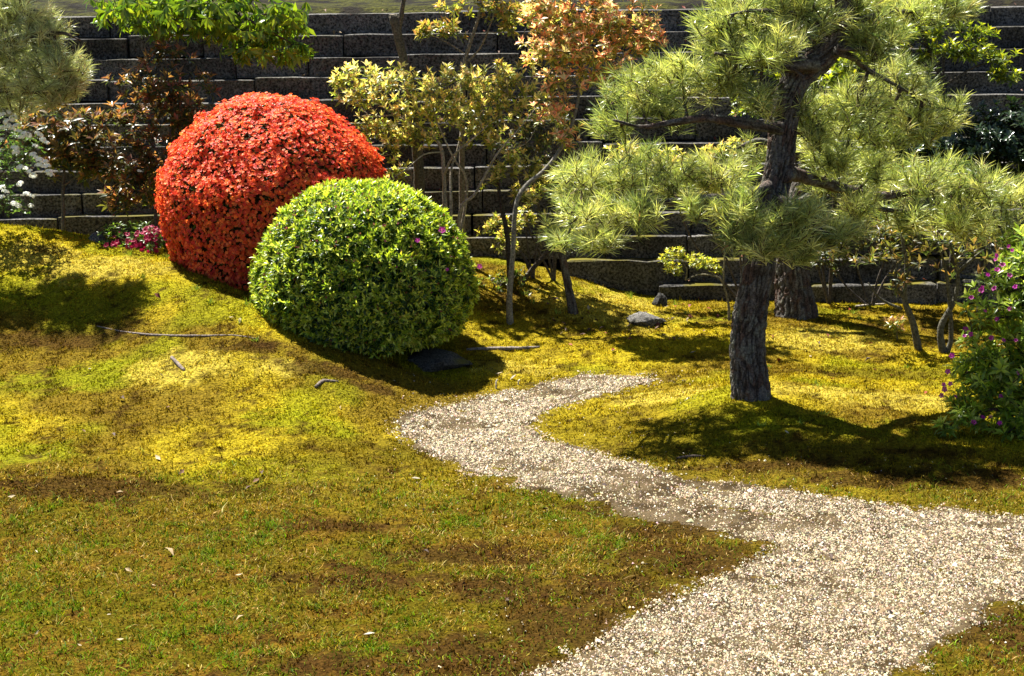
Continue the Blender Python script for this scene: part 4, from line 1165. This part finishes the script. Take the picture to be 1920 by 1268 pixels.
def pine(name, label, base, trunk, trad, limbs, pads, seg=64, dens=1.0, needle=.122, k=40, pal=None):
    base = np.asarray(base, float)
    t = thing(name, label, 'pine tree', base)
    mb = MB(); mb.add(*tube(trunk, trad, seg, .012 if seg > 40 else .03, .06, (.1, .08, .06), bark=pine_bark, seed=len(label)))
    mb.build('trunk', M_pbark, t, base, True)
    samp = []
    for i, (pts, rad) in enumerate(limbs):
        mb = MB(); mb.add(*tube(pts, rad, 16, .02, .14, (.085, .062, .048), bark=pine_bark if max(rad) > .02 else None, seed=i))
        mb.build('branch', M_pbark, t, base, True)
        samp.append(spline(pts, rad, .05)[0])
    S = np.concatenate(samp)
    for (u, v, Y, ru, rv, ry) in pads:
        c = P(u, v, Y); s = Y / FPX
        ext = np.array([ru * s, ry * .8, rv * s])
        n = max(8, int(ru * rv / 60 * dens))
        d = rand_dirs(n); r = rng.uniform(0, 1, n) ** .5
        q = c + d * r[:, None] * ext
        lump = fbm(q * 3.2, 2, 9)
        q[:, 2] += (lump - .5) * .14
        kp = vnoise(q * 7 + 5, 12) > .22
        q, d = q[kp], d[kp]
        ax = unit(d * np.array([.9, .8, .4]) + np.array([0, 0, .75]) + rng.normal(0, .3, q.shape))
        mbn = MB(); needles(mbn, q, ax, needle, k, pal)
        sh = rng.uniform(.02, .05, len(q)); sd_ = rand_dirs(len(q)) * .006
        cv = np.stack([q - ax * .02 - sd_, q - ax * .02 + sd_, q + ax * sh[:, None]], 1).reshape(-1, 3)
        mbn.add(cv, np.arange(len(cv)).reshape(-1, 3), np.repeat(pick([(.20, .09, .03), (.24, .15, .06), (.14, .07, .03)], len(q)), 3, 0))
        pad = mbn.build('needle_pad', M_needle, t, base, kind='stuff')
        # shoots and twigs
        mbt = MB(); tv, tf = [], []
        near = S[np.argmin(((S - c) ** 2).sum(1))]
        hub = [near, near * .5 + c * .5 - np.array([0, 0, ext[2] * .3]), c - np.array([0, 0, ext[2] * .35])]
        mbt.add(*tube(hub, [.014, .011, .007], 6, .06, .2, (.07, .05, .038)))
        hubs = np.vstack([spline(hub, [1, 1, 1], .06)[0], S[((S - c) ** 2 / ext ** 2).sum(1) < 2.0]]) if True else None
        ring = np.array([[1, 0], [-.5, .87], [-.5, -.87]])
        nodes = hubs
        for i in np.argsort(((q[:, None] - nodes[None]) ** 2).sum(-1).min(1)):
            e = q[i] + ax[i] * .015; st = nodes[np.argmin(((nodes - q[i]) ** 2).sum(1))]
            kn = q[i] - ax[i] * .09
            b = len(tv)
            for w_, rr in ((st, .0055), (kn, .0045), (e, .0035)):
                for a_, c_ in ring: tv.append(w_ + np.array([a_, c_ * .7, c_ * .7]) * rr)
            for rg in (0, 3):
                for j in range(3):
                    a0, a1 = b + rg + j, b + rg + (j + 1) % 3
                    tf += [[a0, a1, a1 + 3], [a0, a1 + 3, a0 + 3]]
            if len(nodes) < 500: nodes = np.vstack([nodes, kn[None]])
        mbt.add(np.array(tv), np.array(tf), (.10, .07, .045))
        mbt.build('twigs', M_pbark, pad, base, True, kind='stuff')
    return t

def main_pine():
    g = gp(1409, 742); Y = g[1]; s = Y / FPX
    C = lambda L, dy=0.0: col_pts(L, Y, dy)
    trunk = [g - np.array([0, 0, .12])] + C([(1408, 735), (1404, 690), (1402, 640), (1408, 580), (1420, 520), (1432, 450), (1446, 380), (1460, 320), (1468, 250), (1476, 190), (1500, 140), (1545, 100), (1578, 50), (1585, -20), (1570, -100)], .15)
    trad = [.165, .148, .132, .128, .122, .118, .113, .108, .105, .098, .1, .105, .105, .085, .07, .045]
    limbs = [(C([(1470, 325), (1500, 330), (1560, 347), (1630, 368), (1690, 362), (1760, 350), (1840, 345)], 1.1), [.07, .05, .045, .04, .03, .022, .012]),
             (col_pts([(1630, 368), (1650, 390), (1680, 395), (1730, 400)], Y + .5, .3), [.03, .022, .018, .01]),
             (C([(1450, 350), (1400, 365), (1330, 372), (1240, 380), (1150, 378), (1080, 385)], .1), [.055, .04, .034, .028, .02, .01]),
             (C([(1468, 240), (1400, 232), (1320, 222), (1250, 232), (1200, 238), (1150, 225)], -.1), [.05, .04, .03, .024, .016, .008]),
             (C([(1530, 118), (1490, 122), (1455, 122), (1400, 110), (1340, 100)], -.2), [.07, .055, .04, .025, .012]),
             (C([(1455, 122), (1480, 128), (1502, 142), (1508, 165)], -.25), [.02, .013, .011, .006]),
             (C([(1570, 92), (1590, 92), (1635, 94), (1645, 110)]), [.03, .02, .014, .008]),
             (C([(1565, 96), (1600, 108), (1620, 127), (1680, 160), (1740, 190)], .45), [.035, .025, .02, .015, .008]),
             (C([(1575, 50), (1640, 30), (1720, 20), (1800, 10)], .4), [.03, .022, .015, .008]),
             (C([(1560, 60), (1500, 30), (1420, 20), (1360, 30)], -.2), [.03, .022, .015, .008]),
             (C([(1446, 390), (1420, 410), (1400, 430), (1370, 440)], -.5), [.03, .024, .016, .01]),
             (C([(1452, 360), (1500, 400), (1540, 430)], -.5), [.03, .02, .01])]
    pads = [(1400, 30, Y + .1, 100, 60, .4), (1500, 25, Y, 95, 50, .4), (1600, 20, Y + .2, 90, 55, .4), (1700, 15, Y + .35, 110, 45, .4), (1790, 5, Y + .4, 60, 36, .3), (1440, 85, Y - .25, 80, 40, .3),
            (1350, 60, Y, 60, 50, .3), (1500, -55, Y, 120, 36, .3), (1640, 70, Y + .1, 60, 34, .3),
            (1200, 170, Y + .15, 72, 48, .35), (1280, 150, Y + .15, 76, 48, .35), (1360, 150, Y, 66, 50, .35), (1160, 225, Y + .15, 56, 30, .3), (1240, 205, Y + .15, 66, 28, .3), (1425, 185, Y - .2, 40, 32, .2),
            (1090, 340, Y + .3, 66, 52, .35), (1170, 320, Y + .3, 76, 50, .4), (1260, 320, Y + .3, 80, 48, .4), (1350, 320, Y + .3, 70, 46, .35), (1100, 400, Y - .2, 72, 32, .3), (1200, 390, Y - .25, 80, 30, .3), (1310, 385, Y - .3, 60, 26, .25), (1120, 448, Y - .3, 62, 22, .25), (1060, 455, Y - .3, 34, 14, .2),
            (1400, 395, Y - .45, 66, 44, .25), (1480, 410, Y - .5, 80, 50, .25), (1560, 425, Y - .4, 56, 40, .25), (1440, 455, Y - .5, 66, 30, .2), (1500, 470, Y - .45, 40, 30, .2), (1370, 440, Y - .45, 40, 22, .2),
            (1600, 200, Y + .2, 70, 56, .35), (1690, 150, Y + .4, 66, 44, .35), (1720, 210, Y + .4, 76, 44, .35), (1650, 250, Y + .35, 60, 28, .3), (1770, 205, Y + .45, 50, 34, .3), (1530, 230, Y + .2, 50, 50, .3), (1510, 190, Y + .15, 40, 40, .25),
            (1560, 300, Y + .3, 70, 34, .3), (1640, 310, Y + .4, 66, 36, .3), (1730, 330, Y + .8, 80, 44, .35), (1820, 345, Y + 1.0, 76, 48, .35), (1880, 370, Y + 1.15, 56, 46, .3), (1700, 400, Y + .7, 66, 32, .3), (1800, 410, Y + .95, 76, 36, .3), (1610, 385, Y + .3, 46, 36, .25), (1880, 430, Y + 1.1, 50, 26, .25)]
    pine('garden_pine', 'large trained pine on mossy mound beside the gravel path', g, trunk, trad, limbs, pads, 110)
main_pine()

def back_pine():
    g = gp(1493, 592); Y = g[1]
    C = lambda L, dy=0.0: col_pts(L, Y, dy)
    trunk = [g - np.array([0, 0, .15])] + C([(1492, 580), (1488, 540), (1484, 490), (1490, 420), (1510, 340), (1530, 260), (1540, 200)], .2)
    trad = [.225, .19, .165, .15, .13, .11, .08, .04]
    limbs = [(C([(1500, 380), (1560, 350), (1640, 330), (1720, 320)], -.2), [.05, .04, .03, .012]), (C([(1520, 300), (1470, 280), (1420, 265), (1380, 280)]), [.05, .04, .03, .012])]
    pads = [(1560, 340, Y - .3, 60, 34, .35), (1650, 330, Y - .2, 70, 36, .35), (1540, 270, Y, 70, 50, .4), (1600, 420, Y - .2, 46, 26, .3), (1420, 280, Y, 60, 30, .3)]
    pine('back_pine', 'broad pine trunk standing behind the large pine near the wall', g, trunk, trad, limbs, pads, 80, .8)
back_pine()

def left_pine():
    Y = 13.7
    gx_ = P(-170, 450, Y)[0]; g = np.array([gx_, Y + .2, ht(gx_, Y + .2)])
    trunk = [g - np.array([0, 0, .1]), g + np.array([.05, 0, .6]), g + np.array([-.05, 0, 1.2]), g + np.array([.05, -.05, 1.8]), g + np.array([.0, 0, 2.4]), g + np.array([.1, 0, 2.9])]
    trad = [.13, .11, .1, .085, .06, .03]
    C = lambda L, dy=0.0: col_pts(L, Y, dy)
    limbs = [([trunk[2]] + C([(-90, 190), (0, 170), (80, 175)], -.1), [.045, .035, .025, .01]), ([trunk[3]] + C([(-80, 100), (20, 75), (110, 62), (150, 75)], -.1), [.045, .035, .026, .018, .01]), ([trunk[4]] + C([(-100, 20), (0, 10), (70, 20)]), [.035, .028, .02, .01])]
    pads = [(30, 25, Y, 76, 42, .35), (-50, 20, Y, 70, 50, .4), (90, 60, Y, 50, 34, .3), (20, 90, Y, 80, 42, .4), (110, 115, Y, 66, 40, .35), (140, 145, Y, 34, 30, .25), (40, 155, Y, 80, 36, .4), (110, 180, Y, 50, 26, .25), (-50, 140, Y, 70, 50, .4), (20, 195, Y, 60, 20, .3), (-130, 60, Y, 80, 60, .4), (-160, 150, Y, 80, 50, .4), (40, -50, Y, 90, 40, .4)]
    pine('left_pine', 'pale needled pine reaching in above the white flowering bush', g, trunk, trad, limbs, pads, 40, 1.3, .125, 46, [(.20, .225, .11), (.28, .30, .15), (.12, .14, .07), (.42, .43, .28)])
left_pine()

def young_pine():
    g = gp(1076, 587) - np.array([0, 0, .04]); Y = g[1]
    C = lambda L, dy=0.0: col_pts(L, Y, dy)
    t = pine('young_pine', 'young pine on a thin grey trunk rising from the sunny slope', g, [g] + C([(1070, 560), (1063, 525), (1054, 480), (1048, 445), (1046, 415)]), [.05, .042, .037, .033, .03, .018],
             [(C([(1050, 455), (1100, 440), (1150, 440)]), [.014, .01, .006]), (C([(1048, 440), (1030, 425), (1022, 410)]), [.01, .008, .005])],
             [(1090, 435, Y - .1, 50, 22, .2), (1035, 420, Y - .1, 30, 22, .2)], 20, 1.0, .13)
young_pine()

# ------------------------------------------------------------------ rocks, dead wood, litter
def rock(name, label, u, v, wpx, hpx, dep, seed, sharp=.0, grp=None):
    import bmesh
    g = gp(u, v); s = g[1] / FPX
    bm = bmesh.new(); bmesh.ops.create_icosphere(bm, subdivisions=4, radius=1)
    V = np.array([x.co[:] for x in bm.verts]); F = np.array([[q.index for q in f.verts] for f in bm.faces]); bm.free()
    r = 1 + (fbm(V * 1.3 + seed, 3, seed) - .5) * .7 + (fbm(V * 5 + seed, 3, seed + 1) - .5) * .3
    V = V * r[:, None]
    # worn facets
    rr = np.random.default_rng(seed)
    for _ in range(14):
        n = unit(rr.normal(size=3)); k = rr.uniform(.55, .82)
        dd = V @ n - k; V = V - np.clip(dd, 0, None)[:, None] * n * .92
    V = V * (1 + (fbm(V * 9 + seed, 4, seed + 2) - .5) * .3)[:, None]
    V = V * np.array([wpx * s * .5, dep, hpx * s * .62])
    if sharp: V[:, 2] *= 1 + sharp * np.exp(-(V[:, 0] / (wpx * s * .2)) ** 2)
    V[:, 2] += hpx * s * .16
    me = mesh_from(name, V, F, None, True); me.materials.append(M_rock)
    o = bpy.data.objects.new(name, me); COL.objects.link(o); o.location = (g[0], g[1] + dep * .6, g[2])
    tag(o, label, 'rock', grp)
rock('rock', 'flat grey rock under the right edge of the green azalea', 808, 696, 150, 40, .26, 4)
rock('rock', 'small pointed dark rock on the moss near the young pine', 1210, 612, 78, 26, .16, 8, .5)
rock('rock', 'rounded grey stone at the foot of the low crimson azalea', 180, 455, 46, 22, .12, 15)
rock('rock', 'pale stone at the corner of the lowest wall course', 1238, 575, 34, 30, .1, 21)

def stick(label, pts, r, name='fallen_branch', col=(.16, .13, .11), cat='branch', lift=.0):
    q = [gp(u, v) for u, v in pts]
    q = [a + np.array([0, 0, rr * .5 + lift]) for a, rr in zip(q, r)]
    mb = MB(); mb.add(*tube(q, r, 8, .03, .25, col))
    o = mb.build(name, M_bark, None, q[len(q) // 2], True); tag(o, label, cat)
stick('long thin grey root snaking across the moss slope', [(182, 612), (230, 623), (300, 630), (380, 631), (440, 630), (486, 636)], [.004, .008, .010, .009, .008, .003], 'surface_root', cat='root', lift=-.003)
stick('short stub of grey wood on the pale moss patch', [(322, 672), (332, 683), (346, 697)], [.014, .016, .011])
stick('curved grey root hooking out of the moss below the green azalea', [(592, 728), (606, 718), (634, 717)], [.012, .016, .008], 'surface_root', cat='root')
stick('dark twig lying at the edge of the pine mound', [(1268, 862), (1290, 858), (1322, 856)], [.008, .011, .006], col=(.07, .055, .045))
stick('knobbly grey root beside the flat rock', [(875, 657), (910, 656), (960, 656), (1012, 652)], [.010, .014, .018, .008], 'surface_root', cat='root', col=(.2, .17, .15))
stick('pale dead stick at the foot of the back wall', [(1605, 576), (1635, 573), (1660, 571)], [.012, .012, .008], col=(.35, .3, .24))

def stakes():
    for (u, v, hh, lab) in [(930, 730, .075, 'short bent pale stake beside the upper bend of the path'), (972, 722, .04, 'tiny pale peg beside the bent stake')]:
        g = gp(u, v)
        mb = MB(); mb.add(*tube([g - np.array([0, 0, .02]), g + np.array([0, 0, hh * .6]), g + np.array([.012, 0, hh])], [.006, .0055, .005], 8, .01, .05, (.6, .54, .44)))
        o = mb.build('stake', M_bark, None, g, True); tag(o, lab, 'stake')
stakes()

def zone(g):
    if path_sd(np.array([g[0]]), np.array([g[1]]))[0] < 0: return 'on the gravel path'
    if g[1] < 9.8: return 'on the near thin lawn' if g[0] < 1.9 else 'on the strip below the purple azalea'
    if g[0] < -.25: return 'on the moss slope below the domed azaleas' if g[1] < 11.9 else 'high on the moss slope beside the domed azaleas'
    if g[1] > 13.6: return 'on the slope at the wall foot'
    if g[1] > 12.2: return 'on the moss behind the large pine'
    return 'on the mound round the large pine'
def litter():
    def leafmesh(c, seed):
        rr = np.random.default_rng(seed)
        V = leaves(np.array([[-.5, 0, 0]]), np.array([[1., 0, 0]]), np.array([[0, 0, 1.]]), np.array([1.]), np.array([rr.uniform(.35, .55)]), rr.uniform(.2, .5), rr.uniform(-.4, .4))[0]
        V[:, 2] -= V[:, 2].min() - .02
        me = mesh_from('fallen_leaf', V, LEAF_F, np.tile(c, (5, 1))); me.materials.append(M_dead); return me
    sets = {'pale dry leaf lying': ('pale fallen leaves', [leafmesh(c, i) for i, c in enumerate([(.34, .26, .15), (.38, .33, .24), (.28, .20, .10)])]),
            'dark brown curled leaf lying': ('brown fallen leaves', [leafmesh(c, i + 5) for i, c in enumerate([(.07, .03, .015), (.10, .045, .02), (.05, .025, .015)])]),
            'russet red leaf lying': ('red fallen leaves', [leafmesh(c, i + 9) for i, c in enumerate([(.22, .035, .012), (.15, .03, .018), (.26, .07, .018)])])}
    def put(key, u, v, s):
        g = gp(u, v); grp, ms = sets[key]
        o = bpy.data.objects.new('fallen_leaf', ms[int(rng.integers(0, 3))]); COL.objects.link(o)
        o.location = (g[0], g[1], g[2] + .012); o.rotation_euler = (rng.normal(0, .35), rng.normal(0, .35), rng.uniform(0, 6.28)); o.scale = [s, s, s]
        w = key.split(' lying')[0]; where = zone(g)
        tag(o, w + ' lying ' + where, 'fallen leaf', w.replace(' leaf', '') + ' leaves ' + where)
    ks = list(sets)
    for u, v, px in [(317, 1043, 28), (243, 1076, 18), (447, 1085, 14), (288, 1106, 14), (450, 1166, 18), (692, 1197, 22), (227, 1206, 14), (71, 1192, 14), (262, 1016, 9), (68, 1039, 9), (780, 903, 18), (794, 961, 11), (296, 863, 18), (22, 936, 14), (224, 929, 14), (120, 828, 16),
                     (176, 768, 12), (168, 696, 10), (303, 708, 10), (353, 788, 12), (204, 1158, 10), (1280, 855, 12), (150, 1215, 9), (505, 693, 9), (640, 768, 9), (450, 606, 14), (433, 600, 10), (935, 705, 16), (963, 712, 14), (1150, 662, 14), (1300, 665, 12), (850, 820, 8), (1710, 980, 9), (1550, 690, 10), (1520, 672, 9), (1475, 815, 10)]:
        put(ks[0], u, v, px * G(u, v)[1] / FPX * 1.05)
    for u, v, px in [(78, 1057, 18), (142, 998, 12), (525, 1071, 14), (480, 906, 16), (466, 919, 12), (340, 889, 16), (260, 890, 14), (490, 893, 16), (230, 753, 14), (315, 768, 12), (157, 812, 10), (212, 820, 12), (1022, 960, 14), (1390, 1044, 9), (1558, 1050, 14), (1760, 1185, 12), (1670, 1210, 10), (1628, 680, 12), (1534, 648, 10), (1665, 1010, 9), (1510, 660, 9), (1510, 660, 9), (800, 1040, 10), (870, 1100, 12), (950, 1130, 12)]:
        put(ks[1], u, v, px * G(u, v)[1] / FPX * 1.3)
    r = np.random.default_rng(4)
    for i in range(70):
        u, v = r.uniform(1010, 1330), r.uniform(540, 640)
        if v < 548 + (u - 1010) * .02: continue
        put(ks[1] if r.random() < .6 else (ks[2] if r.random() < .6 else ks[0]), u, v, r.uniform(7, 13) * 15 / FPX)
    for u, v, px in [(1567, 578, 12), (1555, 575, 8), (1592, 583, 9), (1345, 596, 9), (1356, 604, 10), (1445, 636, 12), (1450, 658, 10), (1353, 634, 9), (1550, 632, 9), (1570, 640, 9), (1460, 680, 14), (1560, 715, 16), (1670, 708, 14), (1632, 648, 10), (1735, 740, 10), (1150, 660, 12), (296, 560, 14), (1180, 640, 9), (1120, 650, 9), (1358, 963, 10), (1070, 650, 9), (1640, 700, 10), (1800, 570, 9), (1900, 612, 9), (1030, 960, 12)]:
        put(ks[2], u, v, px * G(u, v)[1] / FPX * 1.2)
litter()
def ledge_litter():
    ms = []
    for i, c in enumerate([(.10, .045, .02), (.16, .03, .012), (.2, .13, .05), (.07, .03, .015)]):
        rr = np.random.default_rng(i + 40)
        V = leaves(np.array([[-.5, 0, 0]]), np.array([[1., 0, 0]]), np.array([[0, 0, 1.]]), np.array([1.]), np.array([rr.uniform(.35, .55)]), rr.uniform(.2, .5), rr.uniform(-.4, .4))[0]
        V[:, 2] -= V[:, 2].min() - .02
        me = mesh_from('fallen_leaf', V, LEAF_F, np.tile(c, (5, 1))); me.materials.append(M_dead); ms.append(me)
    r = random.Random(9); names = ['brown', 'dark red', 'tan', 'dark brown']
    for k in range(190):
        i = r.choice([0, 1, 2, 3, 4, 5, 6, 7, 8, 9, 10, 11, 12, 12]); x = r.uniform(-5.6, 5.6)
        if i < 2 and x < 1.6: continue
        y = WY0 + i * TREAD + r.uniform(.05, .13); z = WZ0 + i * RISE + WSL * x + .012
        o = bpy.data.objects.new('fallen_leaf', ms[k % 4]); COL.objects.link(o)
        sc = r.uniform(.035, .065); o.location = (x, y, z); o.scale = (sc, sc, sc); o.rotation_euler = (r.gauss(0, .3), r.gauss(0, .3), r.uniform(0, 6.28))
        row = ['lowest', 'low', 'low', 'low', 'middle', 'middle', 'middle', 'middle', 'upper', 'upper', 'upper', 'upper', 'topmost'][i]
        tag(o, '%s fallen leaf resting on the %s of the stone wall' % (names[k % 4], row + ' ledge' if row in ('lowest', 'topmost') else row + ' ledges'), 'fallen leaf', '%s leaves on the %s ledges of the wall' % (names[k % 4], row))
ledge_litter()

def grass_tufts():
    pal = [(.14, .22, .03), (.18, .26, .04), (.22, .28, .06)]
    spots = [(1183, 560, 16), (1165, 528, 12), (1300, 545, 14), (1120, 515, 14), (1000, 570, 16), (985, 555, 14), (1045, 590, 12), (1600, 590, 16), (1610, 600, 14), (1500, 795, 14), (1545, 780, 16), (1430, 800, 14), (1440, 690, 10), (1530, 725, 12), (1360, 545, 12), (1220, 540, 10), (1700, 690, 10), (370, 545, 14), (268, 522, 12), (245, 480, 14), (315, 485, 14), (465, 575, 20), (450, 607, 14), (480, 640, 12), (395, 570, 12), (590, 620, 12), (1285, 590, 12), (1265, 575, 14), (1650, 560, 12), (950, 535, 14)]
    for i, (u, v, h) in enumerate(spots):
        g = gp(u, v); s = g[1] / FPX
        n = 16; mb = MB()
        b = g + np.c_[rng.normal(0, .012, n), rng.normal(0, .012, n), np.full(n, -.005)]
        d = unit(np.c_[rng.normal(0, .5, n), rng.normal(0, .5, n), np.ones(n)])
        add_leaves(mb, b, d, unit(rng.normal(size=(n, 3))), rng.uniform(.6, 1.3, n) * h * s, np.full(n, .006), pick(pal, n), .1, .25)
        o = mb.build('grass_tuft', M_grass, None, g); tag(o, 'small tuft of bright green grass growing ' + zone(g), 'grass', 'grass tufts ' + zone(g))
grass_tufts()
print('tris', sum(len(m.polygons) for m in bpy.data.meshes), 'objects', len(bpy.data.objects))
